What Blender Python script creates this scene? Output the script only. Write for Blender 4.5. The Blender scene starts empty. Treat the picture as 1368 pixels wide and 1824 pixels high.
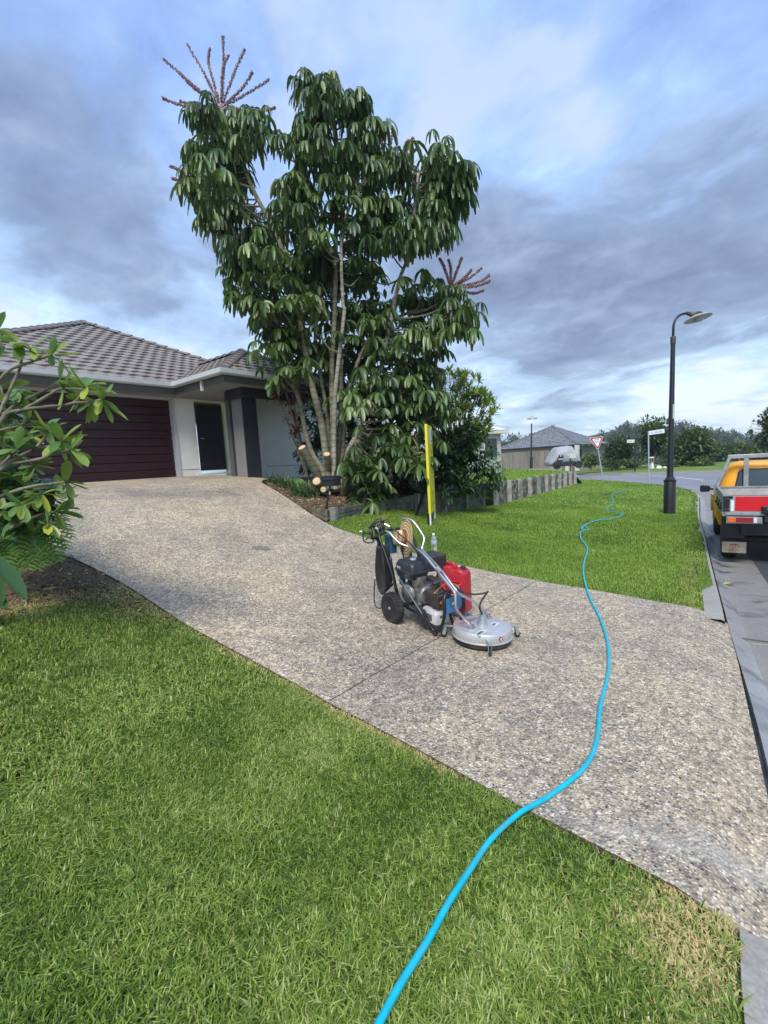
import bpy, bmesh, math, random
import numpy as np
from mathutils import Vector, Matrix
from mathutils.geometry import delaunay_2d_cdt
random.seed(7); RNG = np.random.default_rng(11)
SC = bpy.context.scene; COL = SC.collection
rad = math.radians

# ------------------------------------------------------------------ camera
FPX = 812.0; IW, IH = 1368, 1824
PITCH, ROLL, YAW = rad(6.2), rad(3.32), rad(38.35)
EYE = np.array([0, 0, 1.65])
_up = np.array([-math.sin(ROLL)*math.cos(PITCH), math.cos(ROLL)*math.cos(PITCH), -math.sin(PITCH)])
_f = np.array([0, 0, 1.]); _fh = _f - _up*(_f@_up); _fh /= np.linalg.norm(_fh)
_rt = np.cross(_fh, _up); _rt *= np.sign(_rt[0])
_Y = _fh*math.cos(YAW) + _rt*math.sin(YAW); _X = _rt*math.cos(YAW) - _fh*math.sin(YAW)
RW = np.array([_X, _Y, _up])            # camera (right, up, forward) -> street axes
def P(px, py, d):                        # point seen at a pixel, d metres in front of the lens
    return EYE + RW@np.array([(px-IW/2)/FPX, -(py-IH/2)/FPX, 1.])*d
def PX_(px, py, x):
    r = RW@np.array([(px-IW/2)/FPX, -(py-IH/2)/FPX, 1.]); return EYE + r*((x-EYE[0])/r[0])
def PY_(px, py, y):
    r = RW@np.array([(px-IW/2)/FPX, -(py-IH/2)/FPX, 1.]); return EYE + r*((y-EYE[1])/r[1])
def proj(p):
    c = RW.T@(np.asarray(p, float)-EYE); return (IW/2+FPX*c[0]/c[2], IH/2-FPX*c[1]/c[2], c[2])
cam = bpy.data.cameras.new('camera'); camo = bpy.data.objects.new('camera', cam); COL.objects.link(camo)
rx, uy, fz = RW@np.array([1, 0, 0]), RW@np.array([0, 1, 0]), RW@np.array([0, 0, 1])
camo.matrix_world = Matrix(((rx[0], uy[0], -fz[0], EYE[0]), (rx[1], uy[1], -fz[1], EYE[1]), (rx[2], uy[2], -fz[2], EYE[2]), (0, 0, 0, 1)))
cam.sensor_fit = 'HORIZONTAL'; cam.sensor_width = 36; cam.lens = FPX/IW*36; cam.clip_start = .05; cam.clip_end = 5000
SC.camera = camo

# ------------------------------------------------------------------ world, sun, exposure
SUN_EL, SUN_AZ = 52, 150                 # azimuth measured from +Y clockwise
w = bpy.data.worlds.new('World'); SC.world = w; w.use_nodes = True
nt = w.node_tree; nt.nodes.clear()
def N(t, **k):
    n = nt.nodes.new(t)
    for a, b in k.items(): setattr(n, a, b)
    return n
def L(a, b): nt.links.new(a, b)
def mth(op, a, b=None, c=None, clamp=False):
    n = N('ShaderNodeMath', operation=op); n.use_clamp = clamp
    for i, v in enumerate((a, b, c)):
        if v is None: continue
        if isinstance(v, (int, float)): n.inputs[i].default_value = v
        else: L(v, n.inputs[i])
    return n.outputs[0]
def ramp(fac, stops, interp='EASE'):
    n = N('ShaderNodeValToRGB'); n.color_ramp.interpolation = interp
    while len(n.color_ramp.elements) < len(stops): n.color_ramp.elements.new(.5)
    for e, (p, c) in zip(n.color_ramp.elements, stops):
        e.position = p; e.color = (*c, 1) if len(c) == 3 else c
    L(fac, n.inputs[0]); return n.outputs[0]
def mixc(f, a, b):
    n = N('ShaderNodeMix', data_type='RGBA')
    for i, v in ((0, f), (6, a), (7, b)):
        if isinstance(v, (int, float)): n.inputs[i].default_value = v
        elif isinstance(v, tuple): n.inputs[i].default_value = (*v, 1)
        else: L(v, n.inputs[i])
    return n.outputs[2]
tc = N('ShaderNodeTexCoord'); sep = N('ShaderNodeSeparateXYZ'); L(tc.outputs['Generated'], sep.inputs[0])
dz = mth('MAXIMUM', sep.outputs[2], 0.0)
den = mth('ADD', dz, .22)
qx = mth('DIVIDE', sep.outputs[0], den); qy = mth('DIVIDE', sep.outputs[1], den)
cmb = N('ShaderNodeCombineXYZ'); L(qx, cmb.inputs[0]); L(qy, cmb.inputs[1])
def noise(vec, scale, detail=6, rough=.55, dist=0., off=(0, 0, 0), sc=(1, 1, 1), rot=0):
    m = N('ShaderNodeMapping'); m.inputs['Location'].default_value = off; m.inputs['Scale'].default_value = sc; m.inputs['Rotation'].default_value = (0, 0, rot)
    L(vec, m.inputs[0]); n = N('ShaderNodeTexNoise'); n.inputs['Scale'].default_value = scale
    n.inputs['Detail'].default_value = detail; n.inputs['Roughness'].default_value = rough; n.inputs['Distortion'].default_value = dist
    L(m.outputs[0], n.inputs['Vector']); return n.outputs[0]
sky = N('ShaderNodeTexSky', sky_type='NISHITA'); sky.sun_disc = False
sky.sun_elevation = rad(SUN_EL); sky.sun_rotation = rad(SUN_AZ); sky.air_density = 1.0; sky.dust_density = .6; sky.ozone_density = 2.0
n1 = noise(cmb.outputs[0], 1.1, 7, .5, .2, off=(3.1, 1.2, 0), sc=(1, 1.3, 1), rot=rad(25))
n2 = noise(cmb.outputs[0], 2.3, 9, .54, .25, off=(7.7, 4.1, 2), sc=(1, 1.2, 1), rot=rad(15))
n3 = noise(cmb.outputs[0], 5.5, 6, .6, .3, off=(1.3, 8.4, 5))
def mass(lst):      # broad cloud masses by sky direction
    tot = None
    for px, py, r, wt in lst:
        d_ = RW@np.array([(px-IW/2)/FPX, -(py-IH/2)/FPX, 1.]); d_ /= np.linalg.norm(d_)
        n = N('ShaderNodeVectorMath', operation='DOT_PRODUCT'); L(tc.outputs['Generated'], n.inputs[0]); n.inputs[1].default_value = tuple(d_)
        e = mth('MULTIPLY', mth('EXPONENT', mth('MULTIPLY', mth('SUBTRACT', 1., n.outputs['Value']), -1.4*(FPX/r)**2)), wt)
        tot = e if tot is None else mth('ADD', tot, e)
    return tot
dm = mass([(60, 230, 110, .10), (190, 330, 130, .13), (60, 395, 60, .12), (200, 480, 70, .16), (400, 430, 120, .08), (330, 590, 80, .04), (470, 120, 60, .08), (715, 175, 45, .12), (890, 260, 110, .12), (860, 430, 95, .20), (1010, 440, 90, .14),
 (960, 560, 120, .22), (1130, 510, 110, .17), (1270, 420, 120, .15), (1350, 540, 110, .12), (1150, 690, 60, .10), (1000, 690, 60, .12), (1290, 660, 60, .12), (1130, 200, 130, .04), (1340, 130, 140, .06), (1240, 745, 50, .13), (960, 745, 40, .08), (1100, 712, 22, .12),
 (790, 200, 60, -.22), (760, 110, 90, -.12), (1040, 180, 120, -.08), (1000, 290, 70, -.14), (950, 310, 70, -.12), (1060, 250, 80, -.10), (1290, 270, 90, -.10), (1000, 340, 60, -.06), (120, 560, 130, -.16), (350, 530, 60, -.08), (120, 430, 50, -.06), (1210, 715, 55, -.35), (1340, 700, 60, -.30), (1080, 725, 60, -.22), (960, 725, 50, -.12), (870, 620, 60, -.10), (930, 655, 60, -.12), (1100, 640, 70, -.10), (150, 120, 170, -.06), (330, 60, 140, -.04), (780, 300, 60, -.12), (1200, 590, 60, -.06)])
dm = mth('MULTIPLY', dm, .62)
fld = mth('ADD', mth('ADD', mth('MULTIPLY', n2, .66), mth('MULTIPLY', n3, .32)), mth('ADD', mth('MULTIPLY', n1, .02), dm))
dark = ramp(fld, [(.485, (0, 0, 0)), (.535, (.30,)*3), (.585, (.72,)*3), (.70, (1, 1, 1))], 'LINEAR')
wht = ramp(mth('ADD', mth('MULTIPLY', n2, .7), mth('ADD', mth('MULTIPLY', n3, .3), dm)), [(.33, (1, 1, 1)), (.475, (0, 0, 0))], 'EASE')
elev = ramp(dz, [(0.0, (0, 0, 0)), (.6, (1, 1, 1))], 'LINEAR')
bright = mixc(elev, (.42, .55, .66), (.245, .375, .68))
grey = mixc(elev, (.145, .190, .280), (.175, .230, .355))
body = N('ShaderNodeMix', data_type='RGBA', blend_type='MULTIPLY'); body.inputs[0].default_value = 1.; L(mixc(dark, bright, grey), body.inputs[6]); L(ramp(n3, [(.30, (.72, .73, .77)), (.50, (.98, .98, .98)), (.70, (1.40, 1.36, 1.28))], 'LINEAR'), body.inputs[7])
cl = mixc(wht, body.outputs[2], mixc(elev, (.60, .66, .68), (.36, .455, .60)))
cover = n1
bs = N('ShaderNodeBackground'); L(sky.outputs[0], bs.inputs[0]); bs.inputs[1].default_value = .10
bc = N('ShaderNodeBackground'); L(cl, bc.inputs[0]); bc.inputs[1].default_value = 1.0
mx = N('ShaderNodeMixShader'); L(mth('MULTIPLY_ADD', cover, .10, .86), mx.inputs[0]); L(bs.outputs[0], mx.inputs[1]); L(bc.outputs[0], mx.inputs[2])
wo = N('ShaderNodeOutputWorld'); L(mx.outputs[0], wo.inputs[0])
sl = bpy.data.lights.new('sun', 'SUN'); sl.energy = 2.3; sl.angle = rad(24); sl.color = (1, .96, .9)
so = bpy.data.objects.new('sun', sl); COL.objects.link(so)
sd = Vector((math.sin(rad(SUN_AZ))*math.cos(rad(SUN_EL)), math.cos(rad(SUN_AZ))*math.cos(rad(SUN_EL)), math.sin(rad(SUN_EL))))
so.rotation_euler = sd.to_track_quat('Z', 'Y').to_euler(); so.location = (5, -5, 20)
SC.view_settings.view_transform = 'Standard'; SC.view_settings.look = 'None'; SC.view_settings.gamma = 1
SC.view_settings.exposure = 0.81

# ------------------------------------------------------------------ materials
M = {}
class NB:
    def __init__(s, name):
        s.m = bpy.data.materials.new(name); s.m.use_nodes = True; s.nt = s.m.node_tree; s.nt.nodes.clear()
        s.out = s.nt.nodes.new('ShaderNodeOutputMaterial'); s.b = s.nt.nodes.new('ShaderNodeBsdfPrincipled')
        s.nt.links.new(s.b.outputs[0], s.out.inputs[0]); M[name] = s.m
    def n(s, t, **k):
        x = s.nt.nodes.new(t)
        for a, b in k.items(): setattr(x, a, b)
        return x
    def l(s, a, b): s.nt.links.new(a, b)
    def pos(s, obj=True, sc=(1, 1, 1)):
        if obj: o = s.n('ShaderNodeTexCoord').outputs['Object']
        else: o = s.n('ShaderNodeNewGeometry').outputs['Position']
        if sc == (1, 1, 1): return o
        m = s.n('ShaderNodeMapping'); m.inputs['Scale'].default_value = sc; s.l(o, m.inputs[0]); return m.outputs[0]
    def noise(s, vec, scale, detail=4, rough=.55, dist=0):
        x = s.n('ShaderNodeTexNoise'); x.inputs['Scale'].default_value = scale; x.inputs['Detail'].default_value = detail
        x.inputs['Roughness'].default_value = rough; x.inputs['Distortion'].default_value = dist; s.l(vec, x.inputs['Vector']); return x.outputs[0]
    def vor(s, vec, scale, feature='F1', out='Color'):
        x = s.n('ShaderNodeTexVoronoi', feature=feature); x.inputs['Scale'].default_value = scale; s.l(vec, x.inputs['Vector']); return x.outputs[out]
    def ramp(s, f, stops, interp='LINEAR'):
        x = s.n('ShaderNodeValToRGB'); x.color_ramp.interpolation = interp
        while len(x.color_ramp.elements) < len(stops): x.color_ramp.elements.new(.5)
        for e, (p, c) in zip(x.color_ramp.elements, stops): e.position = p; e.color = (*c, 1)
        s.l(f, x.inputs[0]); return x.outputs[0]
    def math(s, op, a, b=None, clamp=False):
        x = s.n('ShaderNodeMath', operation=op); x.use_clamp = clamp
        for i, v in enumerate((a, b)):
            if v is None: continue
            if isinstance(v, (int, float)): x.inputs[i].default_value = v
            else: s.l(v, x.inputs[i])
        return x.outputs[0]
    def mix(s, f, a, b, mode='MIX'):
        x = s.n('ShaderNodeMix', data_type='RGBA', blend_type=mode)
        for i, v in ((0, f), (6, a), (7, b)):
            if isinstance(v, (int, float)): x.inputs[i].default_value = v
            elif isinstance(v, tuple): x.inputs[i].default_value = (*v, 1)
            else: s.l(v, x.inputs[i])
        return x.outputs[2]
    def bump(s, h, strength=.5, dist=.01):
        x = s.n('ShaderNodeBump'); x.inputs['Strength'].default_value = strength; x.inputs['Distance'].default_value = dist
        s.l(h, x.inputs['Height']); s.l(x.outputs[0], s.b.inputs['Normal'])
    def set(s, **k):
        for a, v in k.items():
            i = s.b.inputs[a.replace('_', ' ')]
            if isinstance(v, tuple): i.default_value = (*v, 1) if len(v) == 3 else v
            elif isinstance(v, (int, float)): i.default_value = v
            else: s.l(v, i)
def dk(c, f): return tuple(min(1, x*f) for x in c)
def pm(name, col, rough=.6, metal=0., var=.18, scale=9, bump=0., bs=60, dirt=None, dirtf=.5):
    """plain paint/plastic/metal with gentle mottling, optional dirt patches and fine bump"""
    b = NB(name); v = b.pos()
    c = b.ramp(b.noise(v, scale, 5), [(.3, dk(col, 1-var)), (.7, dk(col, 1+var))])
    if dirt:
        c = b.mix(b.ramp(b.noise(v, scale*.6, 7, .65), [(.48, (0, 0, 0)), (.66, (dirtf,)*3)]), c, dirt)
    b.set(Base_Color=c, Metallic=metal)
    b.set(Roughness=b.ramp(b.noise(v, scale*2.3, 3), [(.3, (max(0, rough-.08),)*3), (.7, (min(1, rough+.1),)*3)]))
    if bump: b.bump(b.noise(v, bs, 3), bump, .004)
    return b.m
def leafmat(name, cols, rough=.35, trans=.25, sat=1.):
    b = NB(name); a = b.n('ShaderNodeAttribute', attribute_name='tint').outputs['Fac']
    st = [(i/(len(cols)-1), c) for i, c in enumerate(cols)]
    c = b.ramp(a, st); b.set(Base_Color=c, Roughness=rough, Specular_IOR_Level=.45)
    t = b.n('ShaderNodeBsdfTranslucent'); b.l(b.mix(.5, c, (.25, .4, .05)), t.inputs[0])
    m = b.n('ShaderNodeMixShader'); m.inputs[0].default_value = trans; b.l(b.b.outputs[0], m.inputs[1]); b.l(t.outputs[0], m.inputs[2]); b.l(m.outputs[0], b.out.inputs[0])
    return b.m

# ground under the blades
b = NB('lawn_ground'); v = b.pos(False)
c = b.ramp(b.noise(v, 55, 3, .7), [(.3, (.045, .05, .018)), (.5, (.085, .13, .025)), (.72, (.15, .21, .04))])
c2 = b.ramp(b.noise(v, .55, 5), [(.35, (.62, .62, .6)), (.65, (1.15, 1.15, 1.0))])
b.set(Base_Color=b.mix(1., c, c2, 'MULTIPLY'), Roughness=.9); b.bump(b.noise(v, 70, 2), .6, .02)
b = NB('far_lawn'); v = b.pos(False)
c = b.ramp(b.noise(v, 9, 5, .7), [(.3, (.08, .14, .018)), (.55, (.13, .22, .025)), (.75, (.19, .28, .05))])
b.set(Base_Color=b.mix(1., c, b.ramp(b.noise(v, .35, 4), [(.35, (.75, .75, .7)), (.65, (1.2, 1.15, 1.0))]), 'MULTIPLY'), Roughness=.9); b.bump(b.noise(v, 25, 3), .5, .04)
# exposed aggregate
b = NB('aggregate'); v = b.pos(False)
d1 = b.n('ShaderNodeSeparateColor'); b.l(b.vor(v, 88), d1.inputs[0])
e1 = b.vor(v, 88, 'F1', 'Distance')
st = b.ramp(d1.outputs[0], [(0, (.06, .06, .068)), (.10, (.18, .172, .165)), (.18, (.36, .315, .24)), (.42, (.50, .435, .33)), (.64, (.34, .28, .205)), (.76, (.56, .50, .40)), (.90, (.68, .64, .56)), (.96, (.82, .80, .76))], 'CONSTANT')
cem = b.ramp(b.noise(v, 30, 4), [(.3, (.25, .22, .175)), (.7, (.38, .335, .265))])
col = b.mix(b.ramp(e1, [(.40, (1, 1, 1)), (.62, (0, 0, 0))]), cem, st)
d2 = b.n('ShaderNodeSeparateColor'); b.l(b.vor(v, 33), d2.inputs[0])
col = b.mix(1., col, b.ramp(d2.outputs[1], [(0, (.72, .72, .74)), (.5, (1, 1, 1)), (1, (1.25, 1.22, 1.15))]), 'MULTIPLY')
d3 = b.n('ShaderNodeSeparateColor'); b.l(b.vor(v, 58), d3.inputs[0])
col = b.mix(b.ramp(d3.outputs[2], [(0, (0, 0, 0)), (.80, (.0,)*3), (.82, (.5,)*3), (.92, (.5,)*3), (.93, (.62,)*3)], 'CONSTANT'), col, b.ramp(d3.outputs[0], [(0, (.10, .10, .105)), (.30, (.58, .51, .38)), (.75, (.80, .77, .69))], 'CONSTANT'))
col = b.mix(1., col, b.ramp(b.noise(v, .55, 6, .6, .4), [(.30, (.64, .64, .66)), (.5, (.99, .95, .885)), (.68, (1.22, 1.13, .97))]), 'MULTIPLY')
col = b.mix(1., col, b.ramp(b.noise(v, 4.2, 5, .65), [(.28, (.76, .76, .78)), (.6, (1.1, 1.08, 1.05))]), 'MULTIPLY')
sxyz = b.n('ShaderNodeSeparateXYZ'); b.l(v, sxyz.inputs[0])
band_ = b.math('SUBTRACT', b.math('MULTIPLY_ADD' if False else 'MULTIPLY', b.noise(v, 3, 5), .5), b.math('ABSOLUTE', b.math('SUBTRACT', b.math('ADD', sxyz.outputs[1], b.math('MULTIPLY', sxyz.outputs[0], -.30)), 2.13)))
col = b.mix(b.math('MULTIPLY', b.ramp(band_, [(.14, (0, 0, 0)), (.26, (1, 1, 1))]), b.ramp(b.math('ADD', b.math('MULTIPLY', sxyz.outputs[0], .5), .75), [(.30, (0, 0, 0)), (.6, (.38,)*3)])), col, (.47, .45, .40))
b.set(Base_Color=col, Roughness=b.ramp(b.noise(v, .8, 4), [(.35, (.5,)*3), (.65, (.75,)*3)])); b.bump(e1, .55, .012)
# concrete, asphalt, mulch
def conc(name, a, bb, wet=0., rough=.7, crack=False):
    b = NB(name); v = b.pos(False)
    c = b.mix(b.noise(v, 3.2, 7, .65), a, bb)
    c = b.mix(1., c, b.ramp(b.noise(v, 60, 3), [(.3, (.8,)*3), (.7, (1.15,)*3)]), 'MULTIPLY')
    if wet:
        wm = b.ramp(b.noise(v, 2.1, 5, .55, .6), [(.5-wet*.2, (0, 0, 0)), (.62-wet*.2, (1, 1, 1))])
        c = b.mix(wm, c, b.mix(.5, c, (.02, .022, .03))); b.set(Roughness=b.ramp(wm, [(0, (rough,)*3), (1, (.12,)*3)]))
    else: b.set(Roughness=rough)
    b.set(Base_Color=c); b.bump(b.noise(v, 90, 3), .25, .004); return b.m
conc('kerb_concrete', (.20, .19, .165), (.42, .40, .36))
conc('gutter_concrete', (.17, .16, .145), (.30, .28, .25), wet=-.35, rough=.55)
conc('gutter_wet', (.20, .20, .20), (.34, .335, .33), wet=-.2, rough=.30)
b = NB('asphalt'); v = b.pos(False)
c = b.ramp(b.noise(v, 120, 3, .7), [(.3, (.035, .037, .042)), (.7, (.09, .092, .10))])
b.set(Base_Color=b.mix(1., c, b.ramp(b.noise(v, .5, 5), [(.3, (.85,)*3), (.7, (1.2,)*3)]), 'MULTIPLY'), Roughness=.55); b.bump(b.noise(v, 150, 2), .5, .006)
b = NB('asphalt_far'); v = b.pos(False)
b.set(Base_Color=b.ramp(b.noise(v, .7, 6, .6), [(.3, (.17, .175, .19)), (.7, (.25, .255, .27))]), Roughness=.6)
b = NB('mulch'); v = b.pos(False)
c = b.ramp(b.noise(v, 38, 6, .8), [(.3, (.03, .02, .013)), (.48, (.11, .07, .042)), (.6, (.22, .15, .085)), (.72, (.36, .27, .16))])
b.set(Base_Color=c, Roughness=.95); b.bump(b.noise(v, 50, 4), 1., .03)
b = NB('road_paint'); v = b.pos(False)
b.set(Base_Color=b.ramp(b.noise(v, 14, 5, .7), [(.32, (.35,)*3), (.5, (.75,)*3)]), Roughness=.6)
# house
pm('render_white', (.80, .80, .76), .8, var=.05, scale=2.5, bump=.25, bs=120)
pm('render_grey', (.20, .195, .185), .8, var=.06, scale=2.5, bump=.25, bs=120)
pm('charcoal', (.022, .024, .034), .6, var=.15)
pm('trim_grey', (.09, .088, .085), .55, var=.1)
pm('gutter_paint', (.50, .52, .52), .4, var=.06, scale=3)
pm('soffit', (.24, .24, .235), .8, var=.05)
pm('burgundy', (.030, .0038, .007), .45, var=.18, scale=3)
pm('door_frame', (.66, .68, .70), .4, var=.05)
b = NB('security_mesh'); v = b.pos()
ck = b.n('ShaderNodeTexBrick'); ck.inputs['Scale'].default_value = 14; mp = b.n('ShaderNodeMapping'); mp.inputs['Rotation'].default_value = (rad(45), 0, 0)
b.l(v, mp.inputs[0]); sp = b.n('ShaderNodeSeparateXYZ'); b.l(mp.outputs[0], sp.inputs[0]); cb = b.n('ShaderNodeCombineXYZ'); b.l(sp.outputs[1], cb.inputs[0]); b.l(sp.outputs[2], cb.inputs[1]); b.l(cb.outputs[0], ck.inputs['Vector'])
ck.offset = 0; ck.inputs['Mortar Size'].default_value = .02; ck.inputs['Color1'].default_value = ck.inputs['Color2'].default_value = (.006, .007, .012, 1); ck.inputs['Mortar'].default_value = (.045, .05, .07, 1)
ck.inputs['Brick Width'].default_value = .5; ck.inputs['Row Height'].default_value = .5
b.set(Base_Color=ck.outputs[0], Roughness=.5)
def tilemat(name, a, bb, dirt):
    b = NB(name); v = b.pos(False)
    c = b.mix(b.ramp(b.vor(v, 3.3, 'F1', 'Color'), [(.2, (0, 0, 0)), (.8, (1, 1, 1))]), a, bb)
    c = b.mix(1., c, b.ramp(b.noise(v, 20, 6, .7), [(.3, (.6,)*3), (.7, (1.25,)*3)]), 'MULTIPLY')
    b.set(Base_Color=c, Roughness=.75); b.bump(b.noise(v, 60, 3), .3, .005)
tilemat('roof_tile', (.225, .198, .180), (.27, .24, .215), 0)
tilemat('roof_tile_grey', (.15, .155, .17), (.21, .215, .23), 0)
pm('ridge_mortar', (.20, .175, .165), .8, var=.2, scale=14, bump=.4)
# timber
def wood(name, a, bb, sc=(1, 1, 14), lichen=None, rough=.85, rings=False):
    b = NB(name); v = b.pos(True, sc)
    c = b.ramp(b.noise(v, 5, 7, .65, .3), [(.3, a), (.7, bb)])
    if lichen: c = b.mix(b.ramp(b.noise(b.pos(), 5, 6, .7), [(.47, (0, 0, 0)), (.62, (.85,)*3)]), c, lichen)
    if rings:
        wv = b.n('ShaderNodeTexWave', bands_direction='Z'); wv.inputs['Scale'].default_value = 2.2; wv.inputs['Distortion'].default_value = 3.5; wv.inputs['Detail'].default_value = 3; b.l(b.pos(), wv.inputs[0])
        c = b.mix(1., c, b.ramp(wv.outputs[0], [(.0, (.62, .60, .56)), (.18, (1, 1, 1)), (1, (1.05, 1.05, 1.03))]), 'MULTIPLY')
        c = b.mix(b.ramp(b.noise(b.pos(), 17, 4), [(.58, (0, 0, 0)), (.66, (.6,)*3)]), c, (.045, .04, .03))
    b.set(Base_Color=c, Roughness=rough); b.bump(b.noise(v, 12, 5), .5, .01)
wood('sleeper_dark', (.035, .033, .024), (.13, .12, .09), (1, .12, 1.6), (.16, .17, .12))
wood('sleeper_pale', (.025, .02, .015), (.12, .105, .08), (1, .5, 1.6), (.36, .35, .29))
wood('post_grey', (.07, .075, .06), (.24, .245, .20), (1.5, 1.5, .12), (.30, .31, .26))
wood('post_pale', (.13, .13, .11), (.40, .40, .35), (1.5, 1.5, .12), (.46, .47, .42))
wood('fence_wood', (.17, .145, .115), (.36, .32, .26), (1.4, 1.4, .1))
wood('bark', (.09, .075, .05), (.27, .235, .165), (1, 1, .6), (.20, .22, .13), rings=True)
wood('bark_pale', (.16, .14, .11), (.36, .33, .27), (1, 1, .6), (.26, .27, .20), rings=True)
wood('twig', (.05, .05, .025), (.16, .15, .09), (1, 1, .6))
pm('cut_wood', (.62, .42, .24), .8, var=.12, scale=30)
# leaves
leafmat('leaf_umbrella', [(.016, .038, .012), (.034, .070, .018), (.062, .115, .026), (.115, .18, .045), (.27, .32, .15)], .38, .22)
leafmat('leaf_frangipani', [(.05, .12, .03), (.10, .20, .05), (.17, .29, .08), (.30, .38, .07), (.62, .58, .06)], .36, .3)
leafmat('leaf_glossy', [(.018, .05, .016), (.035, .085, .025), (.06, .13, .038), (.10, .18, .06), (.19, .26, .11)], .28, .12)
leafmat('leaf_fern', [(.05, .14, .02), (.10, .24, .035), (.18, .34, .05), (.28, .44, .08)], .5, .3)
leafmat('leaf_red', [(.03, .006, .014), (.075, .010, .024), (.14, .018, .034), (.26, .04, .04)], .35, .2)
leafmat('leaf_dark', [(.016, .034, .012), (.03, .06, .02), (.05, .09, .03), (.085, .13, .05)], .4, .15)
leafmat('leaf_far', [(.030, .056, .022), (.065, .105, .032), (.12, .170, .048), (.21, .24, .065)], .7, .15)
leafmat('leaf_hill', [(.045, .068, .045), (.068, .098, .058), (.098, .132, .072), (.13, .16, .08)], .8, .1)
leafmat('grass_blade', [(.06, .118, .018), (.142, .238, .030), (.238, .352, .050), (.35, .45, .10), (.52, .56, .20), (.74, .55, .27)], .42, .36)
leafmat('grass_far', [(.085, .165, .015), (.148, .258, .022), (.212, .335, .032), (.275, .40, .06), (.38, .46, .11), (.54, .44, .19)], .6, .25)
leafmat('dry_leaf', [(.10, .055, .03), (.22, .13, .07), (.38, .27, .15), (.48, .42, .12)], .8, .1)
pm('flower_red', (.26, .13, .115), .7, var=.4, scale=20)
# things
pm('hose_blue', (.0, .42, .56), .42, var=.14, scale=14, dirt=(.10, .30, .33), dirtf=.45)
pm('black_paint', (.010, .011, .014), .35, var=.2)
pm('black_plastic', (.018, .019, .022), .5, var=.25, dirt=(.09, .085, .075), dirtf=.35)
pm('tank_plastic', (.022, .023, .028), .42, var=.2, scale=12, dirt=(.10, .095, .09), dirtf=.35)
pm('rubber', (.014, .014, .015), .75, var=.3, dirt=(.10, .09, .075), dirtf=.45)
pm('cast_metal', (.33, .32, .30), .42, .75, var=.3, scale=16, dirt=(.07, .06, .045), dirtf=.8)
pm('dark_metal', (.07, .065, .06), .5, .5, var=.3, scale=14, dirt=(.14, .10, .06), dirtf=.6)
pm('steel_tube', (.52, .52, .53), .34, .9, var=.06, scale=12)
pm('steel_deck', (.66, .66, .65), .38, .6, var=.12, scale=5, dirt=(.42, .40, .37), dirtf=.55)
pm('blue_paint', (.02, .17, .38), .42, var=.15, dirt=(.12, .13, .12), dirtf=.3)
pm('blue_dark', (.02, .09, .16), .5, var=.2)
pm('white_plastic', (.52, .50, .50), .45, var=.12, scale=10, dirt=(.30, .27, .22), dirtf=.5)
pm('label_grey', (.10, .10, .10), .5, var=.4, scale=40)
pm('label_pale', (.55, .58, .55), .5, var=.3, scale=40)
pm('red_plastic', (.42, .012, .025), .42, var=.14, scale=7, dirt=(.30, .10, .09), dirtf=.35)
pm('red_mark', (.30, .02, .03), .5)
b = NB('straw'); v = b.pos()
wv = b.n('ShaderNodeTexWave', wave_type='RINGS', rings_direction='SPHERICAL'); wv.inputs['Scale'].default_value = 11; wv.inputs['Distortion'].default_value = .6; b.l(v, wv.inputs[0])
b.set(Base_Color=b.mix(1., b.ramp(wv.outputs[0], [(.1, (.30, .18, .07)), (.5, (.66, .47, .25))]), b.ramp(b.noise(v, 90, 3), [(.3, (.75,)*3), (.7, (1.15,)*3)]), 'MULTIPLY'), Roughness=.8); b.bump(wv.outputs[0], .7, .004)
pm('brown_band', (.16, .045, .02), .7)
pm('copper', (.45, .20, .10), .45, .6, dirt=(.2, .15, .1))
b = NB('bottle_clear'); b.set(Base_Color=(.93, .96, .97), Roughness=.06, Transmission_Weight=.95, IOR=1.2)
b = NB('bottle_water'); b.set(Base_Color=(.95, .98, .98), Roughness=.02, Transmission_Weight=1., IOR=1.33)
pm('bottle_cap', (.80, .80, .80), .4)
b = NB('bottle_label'); b.set(Base_Color=(.50, .62, .70), Roughness=.4, Transmission_Weight=.35)
pm('ute_yellow', (.80, .35, .003), .30, var=.03, scale=3)
M['ute_yellow'].node_tree.nodes['Principled BSDF'].inputs['Coat Weight'].default_value = .25
pm('alloy', (.42, .42, .41), .45, .7, var=.12, scale=9, dirt=(.20, .18, .15), dirtf=.5)
pm('alloy_matt', (.42, .40, .37), .6, .3, var=.15, scale=7, dirt=(.22, .19, .15), dirtf=.6)
pm('ute_red', (.60, .004, .012), .5, var=.08, scale=3)
b = NB('lens_red'); b.set(Base_Color=(.28, .01, .012), Roughness=.2, Coat_Weight=.6)
b = NB('lens_orange'); b.set(Base_Color=(.70, .13, .02), Roughness=.2, Coat_Weight=.6)
b = NB('lens_white'); b.set(Base_Color=(.70, .70, .66), Roughness=.2, Coat_Weight=.6)
b = NB('car_glass'); b.set(Base_Color=(.012, .022, .022), Roughness=.05, Specular_IOR_Level=.9, Coat_Weight=1.)
pm('mudflap_tan', (.30, .26, .19), .8, var=.15, scale=8, dirt=(.10, .08, .06), dirtf=.5)
pm('sign_yellow', (.72, .62, .02), .5, var=.05, scale=3)
pm('sign_white', (.74, .76, .78), .5, var=.04)
pm('sign_faint', (.45, .40, .03), .6)
pm('sign_red', (.40, .02, .035), .5, var=.05)
pm('galv', (.42, .47, .46), .4, .6, var=.08)
pm('ink', (.03, .03, .035), .6)
pm('tarp', (.34, .35, .37), .55, var=.12, scale=2)
pm('cream', (.62, .60, .52), .6, var=.05)
pm('wall_brown', (.34, .30, .25), .8, var=.08)
pm('wall_pale', (.44, .44, .42), .8, var=.05)
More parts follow.
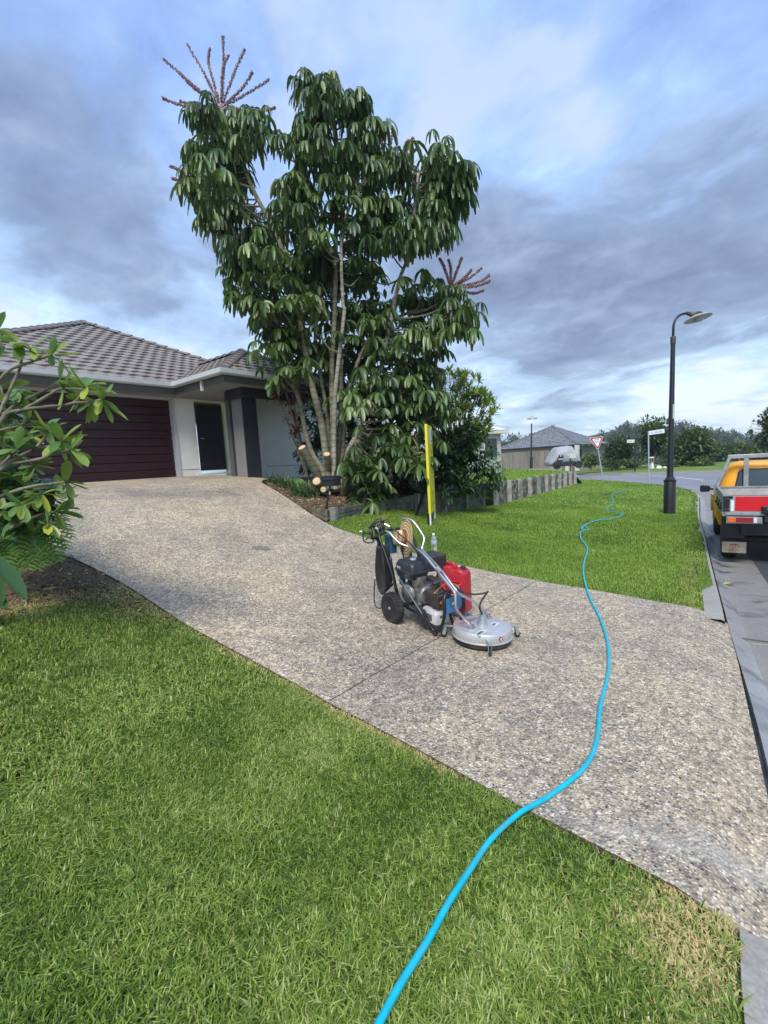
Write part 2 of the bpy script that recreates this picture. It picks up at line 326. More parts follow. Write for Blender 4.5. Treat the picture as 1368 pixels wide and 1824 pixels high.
pm('white_bag', (.72, .73, .74), .7, var=.06)
pm('lamp_shade', (.42, .41, .37), .45, .3, var=.1)
pm('stone', (.30, .27, .23), .9, var=.25, bump=.5, bs=20)
b = NB('dark_glass'); b.set(Base_Color=(.02, .025, .03), Roughness=.08, Specular_IOR_Level=.8)

# ------------------------------------------------------------------ mesh helpers
def V3(p): return np.array([float(p[0]), float(p[1]), float(p[2])])
def unit(v): v = np.asarray(v, float); return v/max(1e-9, np.linalg.norm(v))
def basis(z, xh=(1, 0, 0)):
    z = unit(z); x = np.asarray(xh, float) - z*(np.asarray(xh, float)@z)
    if np.linalg.norm(x) < 1e-4: x = np.array([0, 1., 0]) - z*z[1]
    x = unit(x); return np.array([x, np.cross(z, x), z])
class MB:
    def __init__(s): s.v = []; s.f = []; s.mi = []; s.cur = 0
    def add(s, vs, fs):
        o = len(s.v); s.v += [tuple(map(float, p)) for p in vs]; s.f += [tuple(i+o for i in f) for f in fs]; s.mi += [s.cur]*len(fs); return s
    def box(s, c, size, B=None):
        B = np.eye(3) if B is None else np.asarray(B); h = np.asarray(size, float)/2; c = V3(c)
        vs = [c + (B.T@(np.array([a, b_, d])*h)) for a in (-1, 1) for b_ in (-1, 1) for d in (-1, 1)]
        return s.add(vs, [(0, 1, 3, 2), (4, 6, 7, 5), (0, 4, 5, 1), (2, 3, 7, 6), (0, 2, 6, 4), (1, 5, 7, 3)])
    def b2(s, lo, hi): lo = V3(lo); hi = V3(hi); return s.box((lo+hi)/2, np.abs(hi-lo))
    def tube(s, pts, r, n=8, cap=True, flat=1.):
        pts = [V3(p) for p in pts]; rs = r if isinstance(r, (list, tuple, np.ndarray)) else [r]*len(pts)
        t = [unit(pts[min(i+1, len(pts)-1)]-pts[max(i-1, 0)]) for i in range(len(pts))]
        B = basis(t[0]); x = B[0]; vs = []
        for i, p in enumerate(pts):
            x = x - t[i]*(x@t[i]); x = unit(x) if np.linalg.norm(x) > 1e-6 else basis(t[i])[0]; y = np.cross(t[i], x)
            for k in range(n):
                a = 2*math.pi*k/n; vs.append(p + (x*math.cos(a) + y*math.sin(a)*flat)*rs[i])
        fs = [(i*n+k, i*n+(k+1) % n, (i+1)*n+(k+1) % n, (i+1)*n+k) for i in range(len(pts)-1) for k in range(n)]
        if cap: fs += [tuple(range(n-1, -1, -1)), tuple((len(pts)-1)*n+k for k in range(n))]
        return s.add(vs, fs)
    def lathe(s, c, axis, prof, n=28, xh=(1, 0, 0), sy=1.):
        B = basis(axis, xh); c = V3(c); vs = []
        for (r, h) in prof:
            for k in range(n):
                a = 2*math.pi*k/n; vs.append(c + B[0]*r*math.cos(a) + B[1]*r*sy*math.sin(a) + B[2]*h)
        m = len(prof); fs = [(i*n+k, i*n+(k+1) % n, (i+1)*n+(k+1) % n, (i+1)*n+k) for i in range(m-1) for k in range(n)]
        if prof[0][0] > 1e-5: fs.append(tuple(range(n-1, -1, -1)))
        if prof[-1][0] > 1e-5: fs.append(tuple((m-1)*n+k for k in range(n)))
        return s.add(vs, fs)
    def prism(s, poly, o, ux, uy, depth):
        """2D outline in the plane (ux, uy) at o, extruded along their cross product"""
        o = V3(o); ux = V3(ux); uy = V3(uy); nz = unit(np.cross(ux, uy)); n = len(poly)
        vs = [o+ux*a+uy*b_ for a, b_ in poly] + [o+ux*a+uy*b_+nz*depth for a, b_ in poly]
        return s.add(vs, [tuple(range(n-1, -1, -1)), tuple(range(n, 2*n))] + [(i, (i+1) % n, n+(i+1) % n, n+i) for i in range(n)])
    def loft(s, secs, cap=True):
        n = len(secs[0]); vs = [p for q in secs for p in q]
        fs = [(i*n+k, i*n+(k+1) % n, (i+1)*n+(k+1) % n, (i+1)*n+k) for i in range(len(secs)-1) for k in range(n)]
        if cap: fs += [tuple(range(n-1, -1, -1)), tuple((len(secs)-1)*n+k for k in range(n))]
        return s.add(vs, fs)
    def build(s, name, mats, parent=None, smooth=False, bevel=0, sub=0, origin=None, fix=True):
        me = bpy.data.meshes.new(name); vs = s.v
        if origin is None and parent is not None: origin = parent.get('_o', None)
        org = np.array(origin if origin is not None else (0, 0, 0), float)
        me.from_pydata([tuple(np.array(p)-org) for p in vs], [], s.f)
        if not isinstance(mats, (list, tuple)): mats = [mats]
        for m in mats: me.materials.append(M[m])
        if len(mats) > 1: me.polygons.foreach_set('material_index', s.mi)
        if fix:
            bm = bmesh.new(); bm.from_mesh(me); bmesh.ops.recalc_face_normals(bm, faces=bm.faces); bm.to_mesh(me); bm.free()
        if smooth:
            me.polygons.foreach_set('use_smooth', [True]*len(me.polygons))
            if smooth != 'full': me.set_sharp_from_angle(angle=rad(38))
        o = bpy.data.objects.new(name, me); COL.objects.link(o)
        if parent is not None: o.parent = parent
        elif origin is not None: o.location = tuple(org)
        if bevel:
            md = o.modifiers.new('bevel', 'BEVEL'); md.width = bevel; md.segments = 2; md.limit_method = 'ANGLE'; md.angle_limit = rad(40)
        if sub: md = o.modifiers.new('sub', 'SUBSURF'); md.levels = md.render_levels = sub
        return o
def tag(o, label=None, cat=None, group=None, kind=None):
    if label: o['label'] = label
    if cat: o['category'] = cat
    if group: o['group'] = group
    if kind: o['kind'] = kind
    return o
def thing(name, label, cat, loc=(0, 0, 0), group=None):
    o = bpy.data.objects.new(name, None); COL.objects.link(o); o.location = tuple(map(float, loc)); o.empty_display_size = .1
    o['_o'] = [float(x) for x in loc]
    return tag(o, label, cat, group)
def nmesh(name, verts, faces_flat, loops_per, mat, tint=None, parent=None, smooth=False, origin=None):
    me = bpy.data.meshes.new(name); nv = len(verts); starts = np.concatenate([[0], np.cumsum(loops_per)[:-1]]).astype(np.int32)
    if origin is None and parent is not None and '_o' in parent: origin = list(parent['_o'])
    if origin is not None: verts = verts - np.array(origin, float)
    me.vertices.add(nv); me.vertices.foreach_set('co', np.ascontiguousarray(verts, dtype=np.float32).ravel())
    me.loops.add(len(faces_flat)); me.loops.foreach_set('vertex_index', np.asarray(faces_flat, dtype=np.int32))
    me.polygons.add(len(loops_per)); me.polygons.foreach_set('loop_start', starts)
    me.update(calc_edges=True); me.materials.append(M[mat])
    if tint is not None:
        a = me.attributes.new('tint', 'FLOAT', 'POINT'); a.data.foreach_set('value', np.asarray(tint, dtype=np.float32))
    if smooth: me.polygons.foreach_set('use_smooth', np.ones(len(loops_per), bool))
    me.validate()
    o = bpy.data.objects.new(name, me); COL.objects.link(o)
    if parent is not None: o.parent = parent
    elif origin is not None: o.location = tuple(origin)
    return o
def nrm(a): return a/np.maximum(1e-9, np.linalg.norm(a, axis=-1, keepdims=True))
def leaves(base, dirs, L_, W_, bend=.5, K=3, prof=None, fold=.25, side=None, tint=None, roll=None):
    """N folded leaves, each a strip of K segments drooping along its length"""
    base = np.asarray(base, float); n = len(base); dirs = nrm(np.asarray(dirs, float))
    L_ = np.broadcast_to(L_, n).astype(float); W_ = np.broadcast_to(W_, n).astype(float); bend = np.broadcast_to(bend, n).astype(float)
    if side is None:
        side = np.cross(dirs, [0, 0, 1.]); bad = np.linalg.norm(side, axis=1) < .15
        side[bad] = np.cross(dirs[bad], RNG.normal(size=(bad.sum(), 3)))
    side = nrm(side)
    if roll is not None:
        nn = np.cross(side, dirs); side = side*np.cos(roll)[:, None] + nn*np.sin(roll)[:, None]
    if prof is None: prof = [.25, 1., .9, .08] if K == 3 else list(np.interp(np.linspace(0, 1, K+1), [0, .15, .5, .8, 1], [.12, .65, 1, .75, .05]))
    p = base.copy(); d = dirs.copy(); vs = []
    for k in range(K+1):
        wv = side*(W_*prof[k]/2)[:, None]; up = np.cross(side, d)
        vs += [p-wv, p-up*(W_*prof[k]*fold)[:, None]*0 + up*0 - up*(W_*prof[k]*fold/2)[:, None], p+wv]
        p = p + d*(L_/K)[:, None]; d = nrm(d + np.array([0, 0, -1.])*(bend/K)[:, None])
    verts = np.stack(vs, 1).reshape(-1, 3); m = 3*(K+1)
    q = []
    for k in range(K):
        a = k*3; q += [(a, a+1, a+4, a+3), (a+1, a+2, a+5, a+4)]
    q = np.array(q); F = (np.arange(n)[:, None, None]*m + q[None]).reshape(-1)
    if tint is None: tint = RNG.random(n)
    return verts, F, np.full(n*2*K, 4), np.repeat(tint, m)
def cat(parts):
    vs, fs, ls, ts = [], [], [], []; o = 0
    for v, f, l, t in parts: vs.append(v); fs.append(f+o); ls.append(l); ts.append(t); o += len(v)
    return np.concatenate(vs), np.concatenate(fs), np.concatenate(ls), np.concatenate(ts)
def leafobj(name, parts, mat, parent=None, origin=None):
    v, f, l, t = cat(parts); return nmesh(name, v, f, l, mat, t, parent, False, origin)
def textmesh(s, size, o, ux, uy, name, mat, parent, depth=.002, align='CENTER'):
    cu = bpy.data.curves.new('t', 'FONT'); cu.body = s; cu.size = size; cu.align_x = align; cu.align_y = 'CENTER'; cu.extrude = depth/2; cu.resolution_u = 3
    ob = bpy.data.objects.new('t', cu); COL.objects.link(ob); dg = bpy.context.evaluated_depsgraph_get()
    me = bpy.data.meshes.new_from_object(ob.evaluated_get(dg)); bpy.data.objects.remove(ob)
    ux = unit(ux); uy = unit(uy); uz = np.cross(ux, uy); org = np.array(parent['_o'] if '_o' in parent else (0, 0, 0))
    for v in me.vertices:
        c = np.array(v.co); v.co = tuple(V3(o)-org+ux*c[0]+uy*c[1]+uz*c[2])
    me.materials.clear(); me.materials.append(M[mat]); r = bpy.data.objects.new(name, me); COL.objects.link(r); r.parent = parent; return r

# ------------------------------------------------------------------ terrain
TX = [-60, -30, -12.1, -9.7, -8, -6.2, -5.2, -4, -2.1, -.8, 60]; TZ = [1.8, 1.7, 1.60, 1.45, 1.2, .78, .52, .27, .05, 0, 0]
def sm(a, b_, x): t = np.clip((np.asarray(x, float)-a)/(b_-a), 0, 1); return t*t*(3-2*t)
def zt(x, y):
    x = np.asarray(x, float); y = np.asarray(y, float)
    S = np.where(y < 10, -.035*(np.maximum(y, -3)-1.8), -.287-.06*sm(10, 14, y))
    p = np.interp(x, TX, TZ); w_ = sm(-11, -3, x); k = sm(7, 11, y)
    pv = np.interp(x, [-60, -14, -7, -4, -1, 60], [1.0, .7, .42, .16, 0, 0])*np.interp(y, [6, 10, 14, 22, 34], [1.6, 1.3, .9, .5, .2])
    return p*(1-k)+pv*k + S*(w_*(1-k)+k)
def sheet(name, poly, zf, step, mat, inner=None, extra=None, kind='structure', jitter=.0):
    """triangulated ground patch filling an outline, heights from zf"""
    poly = np.array(poly, float); lo = poly.min(0); hi = poly.max(0)
    # subdivide the outline so that it follows the ground
    ring = []
    for i in range(len(poly)):
        a, c = poly[i], poly[(i+1) % len(poly)]; n = max(1, int(np.linalg.norm(c-a)/step))
        ring += [tuple(a+(c-a)*j/n) for j in range(n)]
    gx = np.arange(lo[0], hi[0], step); gy = np.arange(lo[1], hi[1], step); g = [(x, y) for x in gx for y in gy]
    pts = np.array(ring + g); E_ = [(i, (i+1) % len(ring)) for i in range(len(ring))]
    r = delaunay_2d_cdt([Vector(p) for p in pts], E_, [list(range(len(ring)))], 1, 1e-5)
    v = np.array([(a[0], a[1]) for a in r[0]]); z = zf(v[:, 0], v[:, 1]); verts = np.column_stack([v, z])
    F = [f for f in r[2]]
    fl = np.array([i for f in F for i in f]); ln = np.array([len(f) for f in F])
    o = nmesh(name, verts, fl, ln, mat, smooth=True); o['kind'] = kind
    if np.mean([p.normal.z for p in o.data.polygons]) < 0: o.data.flip_normals()
    return o

# kerb line of the street and its corner, seen from the lawn side (left edge of the gutter)
KX = [(.27, -8), (.25, 0), (.195, 1.60), (.19, 1.79), (.08, 3.5), (-.08, 5.3), (-.11, 5.65), (-.38, 8.93), (-.62, 12), (-.92, 15.3), (-1.12, 18.5), (-1.35, 21.6), (-1.8, 24.0), (-2.7, 26.0), (-4.1, 27.8), (-6.4, 30.4), (-9.9, 33.6), (-14, 36.8), (-30, 48)]
def smooth_poly(pts, n=6):
    pts = [np.array(p, float) for p in pts]; out = []
    for i in range(len(pts)-1):
        p0, p1, p2, p3 = pts[max(i-1, 0)], pts[i], pts[i+1], pts[min(i+2, len(pts)-1)]
        for k in range(n):
            t = k/n; out.append(.5*((2*p1)+(-p0+p2)*t+(2*p0-5*p1+4*p2-p3)*t*t+(-p0+3*p1-3*p2+p3)*t**3))
    out.append(pts[-1]); return np.array(out)
KL = smooth_poly(KX, 5)
kt = np.gradient(KL, axis=0); kt /= np.linalg.norm(kt, axis=1)[:, None]; KN = np.column_stack([kt[:, 1], -kt[:, 0]])   # towards the road
def off(d): return KL + KN*d
NE = [(.20, 1.79), (-.36, 1.86), (-.87, 1.91), (-1.42, 1.97), (-2.15, 2.02), (-3.0, 2.03), (-4.0, 2.03), (-4.64, 2.02), (-5.2, 2.0), (-5.8, 1.9), (-6.33, 1.78), (-7.5, 1.55), (-12.1, 1.4)]
FE = [(-.07, 5.72), (-.29, 5.86), (-.87, 5.97), (-1.57, 6.04), (-2.3, 6.04), (-2.9, 5.95), (-4.15, 5.96), (-4.66, 5.92), (-5.21, 5.85), (-5.7, 5.76), (-6.31, 5.87), (-7.02, 6.08), (-7.82, 6.34), (-8.6, 6.62), (-9.3, 7.0), (-9.6, 7.9), (-9.75, 8.8), (-10.6, 9.5), (-12.1, 9.5)]
NEs, FEs = smooth_poly(NE, 3), smooth_poly(FE, 3)
ne_y = lambda x: np.interp(-np.asarray(x), [-p[0] for p in NE], [p[1] for p in NE])
fe_y = lambda x: np.interp(-np.asarray(x), [-p[0] for p in FE[:15]], [p[1] for p in FE[:15]])

lawn_edge = off(-.14); i0 = 0
lawn_poly = [tuple(p) for p in lawn_edge] + [(-60, 60), (-60, -20), (.0, -20)]
near_poly = [tuple(p) for p in lawn_edge[:np.argmax(lawn_edge[:, 1] > 13.9)+1]]
yk = near_poly[-1][1]
def zlawn(x, y): return zt(x, y)-.012
def zdrop(x, y):        # the lawn sheet lies under the slab and the beds
    z = zt(x, y)-.012; ins = ((y > ne_y(x)+.20) & (y < fe_y(x)-.20)) | ((x > -.45) & (y > ne_y(x)-.06) & (y < fe_y(x)+.04)); return np.where(ins, z-.10, z)
W1A, W1B = np.array([-6.07, 6.10]), np.array([-6.95, 14.2])          # first retaining wall
W2A, W2B = np.array([-6.60, 14.42]), np.array([-7.48, 26.9])         # second retaining wall
fe_line = [(-p[0]*-1, p[1]) for p in FE]
sheet('lawn', near_poly + [(-6.9, yk), (-6.02, 6.2), (-6.0, 5.5), (-6.6, 1.5), (-7.5, -1), (-8, -8), (.05, -8)], zdrop, .16, 'lawn_ground')
sheet('verge', [tuple(p) for p in lawn_edge[np.argmax(lawn_edge[:, 1] > 13.9):]] + [(-30, 40), (-9.2, 29.5), (-7.5, 27.0), (-6.6, 14.4), (-6.9, yk)], lambda x, y: zt(x, y)-.012, .5, 'far_lawn')
# driveway slab
drive = [tuple(p) for p in NEs] + [tuple(p) for p in FEs[::-1]]
def zdrive(x, y):
    z = zt(x, y)+.010; z = z - .085*sm(-.25, .04, x - np.interp(y, [1.8, 3.5, 5.3], [.15, .04, -.12]))
    z = np.where(x < -9.6, np.minimum(z, 1.585), z); return z
drv = sheet('driveway', drive, zdrive, .14, 'aggregate')
sb = MB()
for edge, sgn in ((NEs, 1), (FEs, -1)):
    for i in range(len(edge)-1):
        a, c = edge[i], edge[i+1]; za, zc = float(zdrive(a[0], a[1])), float(zdrive(c[0], c[1]))
        sb.add([(a[0], a[1], za), (c[0], c[1], zc), (c[0], c[1]-.012*sgn, zc-.14), (a[0], a[1]-.012*sgn, za-.14)], [(0, 1, 2, 3)])
sb.build('driveway_edge', 'mulch')['kind'] = 'structure'
jb = MB()                                   # saw-cut joint across the slab
jp = [(-2.18+.004*math.sin(i), y) for i, y in enumerate(np.linspace(2.03, 6.03, 40))]
for i in range(len(jp)-1):
    (x0, y0), (x1, y1) = jp[i], jp[i+1]; z0, z1_ = float(zdrive(x0, y0))+.003, float(zdrive(x1, y1))+.003
    jb.add([(x0-.003, y0, z0), (x0+.003, y0, z0), (x1+.003, y1, z1_), (x1-.003, y1, z1_)], [(0, 1, 2, 3)])
jb.build('driveway_joint', 'ink')['kind'] = 'structure'
def zgut(x, y): return zt(x, y)
def sweep(name, offs, mat, sel=None):
    mb = MB(); n = len(offs); idx = [i for i in range(len(KL)) if sel is None or sel(KL[i])]
    secs = []
    for i in idx:
        zb = float(zt(KL[i, 0]-.1, KL[i, 1])); yy = KL[i, 1]; tp_ = .035*(1-min(1, abs(yy-5.6)/.35)) if name == 'kerb' and yy > 3 else 0; secs.append([(KL[i, 0]+KN[i, 0]*d, KL[i, 1]+KN[i, 1]*d, zb+h-(tp_ if h > -.05 else 0)) for d, h in offs])
    vs = [p for s_ in secs for p in s_]; fs = [(i*n+k, i*n+k+1, (i+1)*n+k+1, (i+1)*n+k) for i in range(len(secs)-1) for k in range(n-1)]
    mb.add(vs, fs); o = mb.build(name, mat, smooth=False); o['kind'] = 'structure'; return o
sweep('kerb', [(-.17, -.1), (-.165, .006), (-.02, .012), (0, 0), (.004, -.07)], 'kerb_concrete', lambda p: p[1] < 1.795)
sweep('kerb', [(-.17, -.1), (-.165, .006), (-.02, .012), (0, 0), (.004, -.07)], 'kerb_concrete', lambda p: p[1] > 5.62)
sweep('gutter', [(-.005, -.135), (.026, -.125), (.030, -.062), (.17, -.135)], 'gutter_wet')
sweep('gutter', [(.17, -.135), (.22, -.142), (.62, -.110), (.63, -.2)], 'gutter_concrete')
og = MB(); idx = [i for i in range(len(KL)) if 6.3 < KL[i, 1] < 30]; fine = []
for a_, c_ in zip(idx[:-1], idx[1:]):
    for k in range(6): f = k/6; fine.append((KL[a_]*(1-f)+KL[c_]*f, KN[a_]*(1-f)+KN[c_]*f))
secs = []
for p, n_ in fine:
    e_ = -.035 - .16*max(0, math.sin(p[1]*1.1+.6)*.5+math.sin(p[1]*3.1)*.3+math.sin(p[1]*7.7)*.2-.22) - .13*float(1-sm(6.3, 7.0, p[1])); z_ = float(zt(p[0]-.1, p[1])); secs.append([(p[0]+n_[0]*d, p[1]+n_[1]*d, z_+h) for d, h in ((-.22, -.02), (-.175, .016), (e_-.02, .024), (e_, .010))])
og.add([q for s_ in secs for q in s_], [(i*4+j, i*4+j+1, (i+1)*4+j+1, (i+1)*4+j) for i in range(len(secs)-1) for j in range(3)])
og.build('verge_edge', 'lawn_ground')['kind'] = 'structure'
# road: this street, then the cross street
def zroad(x, y): return np.where(y < 18, zt(np.clip(x, -1.0, 60)*0-.1, y)-.114, -.461)
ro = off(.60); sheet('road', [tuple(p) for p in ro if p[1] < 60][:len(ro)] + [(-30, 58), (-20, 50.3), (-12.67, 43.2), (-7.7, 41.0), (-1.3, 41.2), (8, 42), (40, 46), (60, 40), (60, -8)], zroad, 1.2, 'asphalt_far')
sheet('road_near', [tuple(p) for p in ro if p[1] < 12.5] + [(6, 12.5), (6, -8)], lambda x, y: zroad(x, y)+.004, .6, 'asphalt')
# far verge and the land beyond, running out to the horizon
farv = [(-30, 58.6), (-20, 50.4), (-12.67, 43.3), (-7.7, 41.1), (-1.3, 41.3), (8, 42.1), (40, 46), (140, 60), (140, 160), (-160, 160), (-160, 60), (-60, 60)]
sheet('far_verge', farv, lambda x, y: -.33+0*x - .05*np.clip(y-60, 0, 60), 6, 'far_lawn')
kb = MB(); fk = farv[:7]
for i in range(len(fk)-1):
    a, c = np.array(fk[i]), np.array(fk[i+1]); kb.box(((a+c)/2).tolist()+[-.40], (np.linalg.norm(c-a), .18, .17), basis((0, 0, 1), list(c-a)+[0]))
kb.build('far_kerb', 'kerb_concrete')['kind'] = 'structure'
g = MB(); g.add([(-700, -700, -4), (700, -700, -4), (700, 700, -4), (-700, 700, -4)], [(0, 1, 2, 3)]); g.build('ground', 'far_lawn')['kind'] = 'structure'
# painted lines on the cross street
def line(a, c, wd=.12, name='road_marking'):
    a = np.array(a); c = np.array(c); n = unit(np.array([-(c-a)[1], (c-a)[0], 0]))[:2]*wd/2; mb = MB()
    mb.add([(a[0]-n[0], a[1]-n[1], -.452), (a[0]+n[0], a[1]+n[1], -.452), (c[0]+n[0], c[1]+n[1], -.452), (c[0]-n[0], c[1]-n[1], -.452)], [(0, 1, 2, 3)]); mb.build(name, 'road_paint')['kind'] = 'structure'
def g0(px, py, z=-.455):
    r = RW@np.array([(px-IW/2)/FPX, -(py-IH/2)/FPX, 1.]); p = EYE + r*((z-EYE[2])/r[2]); return p[:2]
line(g0(1064, 850), g0(1082, 849)); line(g0(1088, 849), g0(1108, 848.5)); line(g0(1124, 848), g0(1138, 848))
line(g0(1157, 847), g0(1200, 849.5), .14); line(g0(1202, 849.7), g0(1254, 855.5), .14)
line(g0(1030, 860), g0(1060, 861), .3)

# garden beds (mulch)
def zbedL(x, y): return zt(x, y)+.004+.016*sm(-5.0, -5.6, x)*(1+np.sin(x*7)*np.sin(y*5))
sheet('garden_bed', [(-4.95, .1), (-5.02, .35), (-4.93, .55), (-5.08, .8), (-5.05, 1.0), (-5.22, 1.15), (-5.12, 1.35), (-4.98, 1.52), (-4.72, 1.72), (-4.45, 1.93), (-5.2, 1.96), (-5.5, 1.92), (-6.33, 1.74), (-7.5, 1.5), (-11.9, 1.35), (-11.9, -3), (-6.5, -3)], zbedL, .16, 'mulch')
def wtop(y): return np.interp(y, [6.1, 14.2, 14.42, 26.9], [.84, .74, .74, .50])
def zbedR(x, y):
    wx = np.interp(y, [W1A[1], W1B[1]], [W1A[0], W1B[0]]); d = np.clip((wx-x), 0, 9)
    z = np.minimum(wtop(np.asarray(y))-.05 + d*.13, 1.56); k = sm(0, 1.1, y-fe_y(x)); zz = zt(x, y)+.0
    return np.where(x > -9.5, zz*(1-k)+np.minimum(z, 2)*k, z) + .02*np.sin(x*6)*np.sin(y*5)
sheet('garden_bed', [(-6.06, 5.92), (-6.31, 5.9), (-7.02, 6.11), (-7.82, 6.37), (-8.6, 6.65), (-9.25, 7.02), (-9.55, 7.9), (-9.7, 8.8), (-10.6, 9.45), (-11.0, 9.5), (-11.2, 14.3), (-7.02, 14.3), (-6.95, 14.2), (-6.12, 6.15)], zbedR, .22, 'mulch')
def znl(x, y): return np.interp(y, [13, 14.4, 26.9, 45], [.72, .70, .47, .45]) + np.clip(-7-x, 0, 20)*.012 + .02*np.sin(x*1.7+y)
sheet('neighbour_lawn', [(-6.66, 14.35), (-7.54, 26.9), (-8.5, 28.5), (-16, 36.5), (-34, 48), (-60, 48), (-60, 14.3), (-11, 14.3)], znl, .7, 'far_lawn')
nb = MB()          # earth face where the raised lawn ends beyond the wall
ed = [(-7.54, 26.9), (-8.5, 28.5), (-16, 36.5), (-34, 48)]
for a, c in zip(ed[:-1], ed[1:]): nb.add([(a[0], a[1], float(znl(*a))), (c[0], c[1], float(znl(*c))), (c[0]+.5, c[1]+.9, -.5), (a[0]+.5, a[1]+.9, -.5)], [(0, 1, 2, 3)])
nb.build('verge_bank', 'far_lawn')['kind'] = 'structure'

# hills

# ================================================================== HOUSE
def roof_face(mb, e0, e1, r0, r1, rows, per=.30, amp=.024, step=.034, du=.05):
    e0, e1, r0, r1 = map(V3, (e0, e1, r0, r1)); ud = unit(e1-e0); nz = unit(np.cross(e1-e0, (r0+r1)/2-(e0+e1)/2)); nz = nz*np.sign(nz[2])
    for i in range(rows):
        t0, t1 = i/rows, (i+1)/rows; a0, a1 = e0+(r0-e0)*t0, e1+(r1-e1)*t0; b0, b1 = e0+(r0-e0)*t1, e1+(r1-e1)*t1
        s0 = (a0-e0)@ud; s1 = (a1-e0)@ud; n = max(2, int((s1-s0)/du)); q0 = (b0-e0)@ud; q1 = (b1-e0)@ud; vs = []
        for k in range(n+1):
            f = k/n; pa = a0+(a1-a0)*f; sa = s0+(s1-s0)*f
            cl = min(max(sa, q0), q1); g_ = 0 if q1-q0 < 1e-6 else (cl-q0)/(q1-q0); pb = b0+(b1-b0)*g_
            ph = ((sa/per + .37*i) % 1.0); wv = amp*(.5-.5*math.cos(2*math.pi*ph))**.7
            ph2 = ((cl/per + .37*i) % 1.0); wv2 = amp*(.5-.5*math.cos(2*math.pi*ph2))**.7
            vs += [pa+nz*(-.01), pa+nz*(step+wv), pb+nz*(.004+wv2)]
        mb.add(vs, [(3*k+j, 3*k+3+j, 3*k+4+j, 3*k+1+j) for k in range(n) for j in range(2)])
    return nz
def ridge_caps(mb, a, c, up=(0, 0, 1), r=.11, ln=.36):
    a, c = V3(a), V3(c); D = unit(c-a); T = np.linalg.norm(c-a); n = int(T/ln); B = basis(D, up)
    for k in range(n):
        p0 = a+D*(k*T/n) ; p1 = a+D*((k+1)*T/n+.04); vs = []
        for p, rr, h in ((p0, r*1.12, .035), (p1, r*.95, .012)):
            for j in range(9):
                an = math.pi*(j/8) - math.pi/2; vs.append(p + B[0]*(math.cos(an)*rr*.7+h) + B[1]*math.sin(an)*rr*1.25)
        mb.add(vs, [(j, j+1, 10+j, 9+j) for j in range(8)] + [tuple(range(8, -1, -1))])
house = thing('house', 'white rendered single-storey house with brown tiled hip roof at the top of the driveway', 'house', (-12.1, 5, 1.6))
XE, ZE = -11.5, 3.95
Pk = V3((-17.0, 6.32, 6.70)); A_ = 5.5
eL, eR = (XE, .82, ZE), (XE, 11.82, ZE)
rf = MB()
roof_face(rf, eL, eR, Pk, Pk, 18)
roof_face(rf, (-28, .82, ZE), eL, (-28, 6.32, 6.7), Pk, 18, du=.1)
roof_face(rf, eR, (-28, 11.82, ZE), Pk, (-28, 6.32, 6.7), 18, du=.15)
E1 = V3((-9.32, 6.19, 3.97)); a2 = 2.1; Ap = E1+V3((-a2, a2, 1.05)); E2 = E1+V3((0, 2*a2, 0))
roof_face(rf, (XE-.0, 6.19, 3.97), E1, (-13.6, Ap[1], Ap[2]), Ap, 7)
roof_face(rf, E1, E2, Ap, Ap, 7)
roof_face(rf, E2, (XE, E2[1], 3.97), Ap, (-13.6, Ap[1], Ap[2]), 7, du=.1)
roof = rf.build('roof', 'roof_tile', house, fix=False)
rc = MB(); ridge_caps(rc, V3(eR)+[0, 0, -.03], Pk+[0, 0, .0]); ridge_caps(rc, V3(eL)+[0, 0, -.03], Pk+[0, 0, .0]); ridge_caps(rc, Pk+[0, 0, .0], V3((-28, 6.32, 6.70)))
rc.build('ridge_tiles', 'ridge_mortar', house, fix=False); rc = MB(); ridge_caps(rc, E1+[0, 0, -.03], Ap+[0, 0, .0]); ridge_caps(rc, E2+[0, 0, -.03], Ap+[0, 0, .0]); ridge_caps(rc, Ap+[0, 0, .0], V3((-13.7, Ap[1], Ap[2])))
rc.build('ridge_tiles', 'ridge_mortar', house, fix=False)
def gut(mb, a, c, up=.125, out=(1, 0)):
    a, c = V3(a), V3(c); D = unit(c-a); o_ = V3((out[0], out[1], 0))
    prof = [(0, -up), (.10, -up), (.125, -up+.03), (.125, .0), (.105, .0), (.105, -.02), (0, -.02)]
    mb.loft([[p+o_*x+V3((0, 0, z)) for x, z in prof] for p in (a, c)])
gpl = [(-28, .84), (XE-.02, .84), (XE-.02, 6.19), (-9.34, 6.19), (-9.34, 10.4)]; secs = []
for i, p in enumerate(gpl):
    p = np.array(p, float); d0 = unit(p-np.array(gpl[i-1])) if i else None; d1 = unit(np.array(gpl[i+1])-p) if i < len(gpl)-1 else None
    n0 = None if d0 is None else np.array([d0[1], -d0[0]]); n1 = None if d1 is None else np.array([d1[1], -d1[0]])
    o_ = n1 if n0 is None else n0 if n1 is None else (n0+n1)
    secs.append([V3((p[0]+o_[0]*x, p[1]+o_[1]*x, ZE+.02+z)) for x, z in ((0, -.125), (.10, -.125), (.125, -.095), (.128, .004), (.112, .004), (.108, -.02), (0, -.02))])
gm = MB(); gm.loft(secs)
gm.build('gutter', 'gutter_paint', house)
fm = MB()
fm.b2((XE-.06, .86, ZE-.26), (XE-.022, 6.23, ZE-.02)); fm.b2((XE-.06, 6.232, ZE-.262), (-9.36, 6.27, ZE-.022)); fm.b2((-9.40, 6.272, ZE-.26), (-9.363, 10.36, ZE-.024))
fm.b2((-28, .88, ZE-.26), (XE-.062, .92, ZE-.02))
fm.build('fascia', 'trim_grey', house)
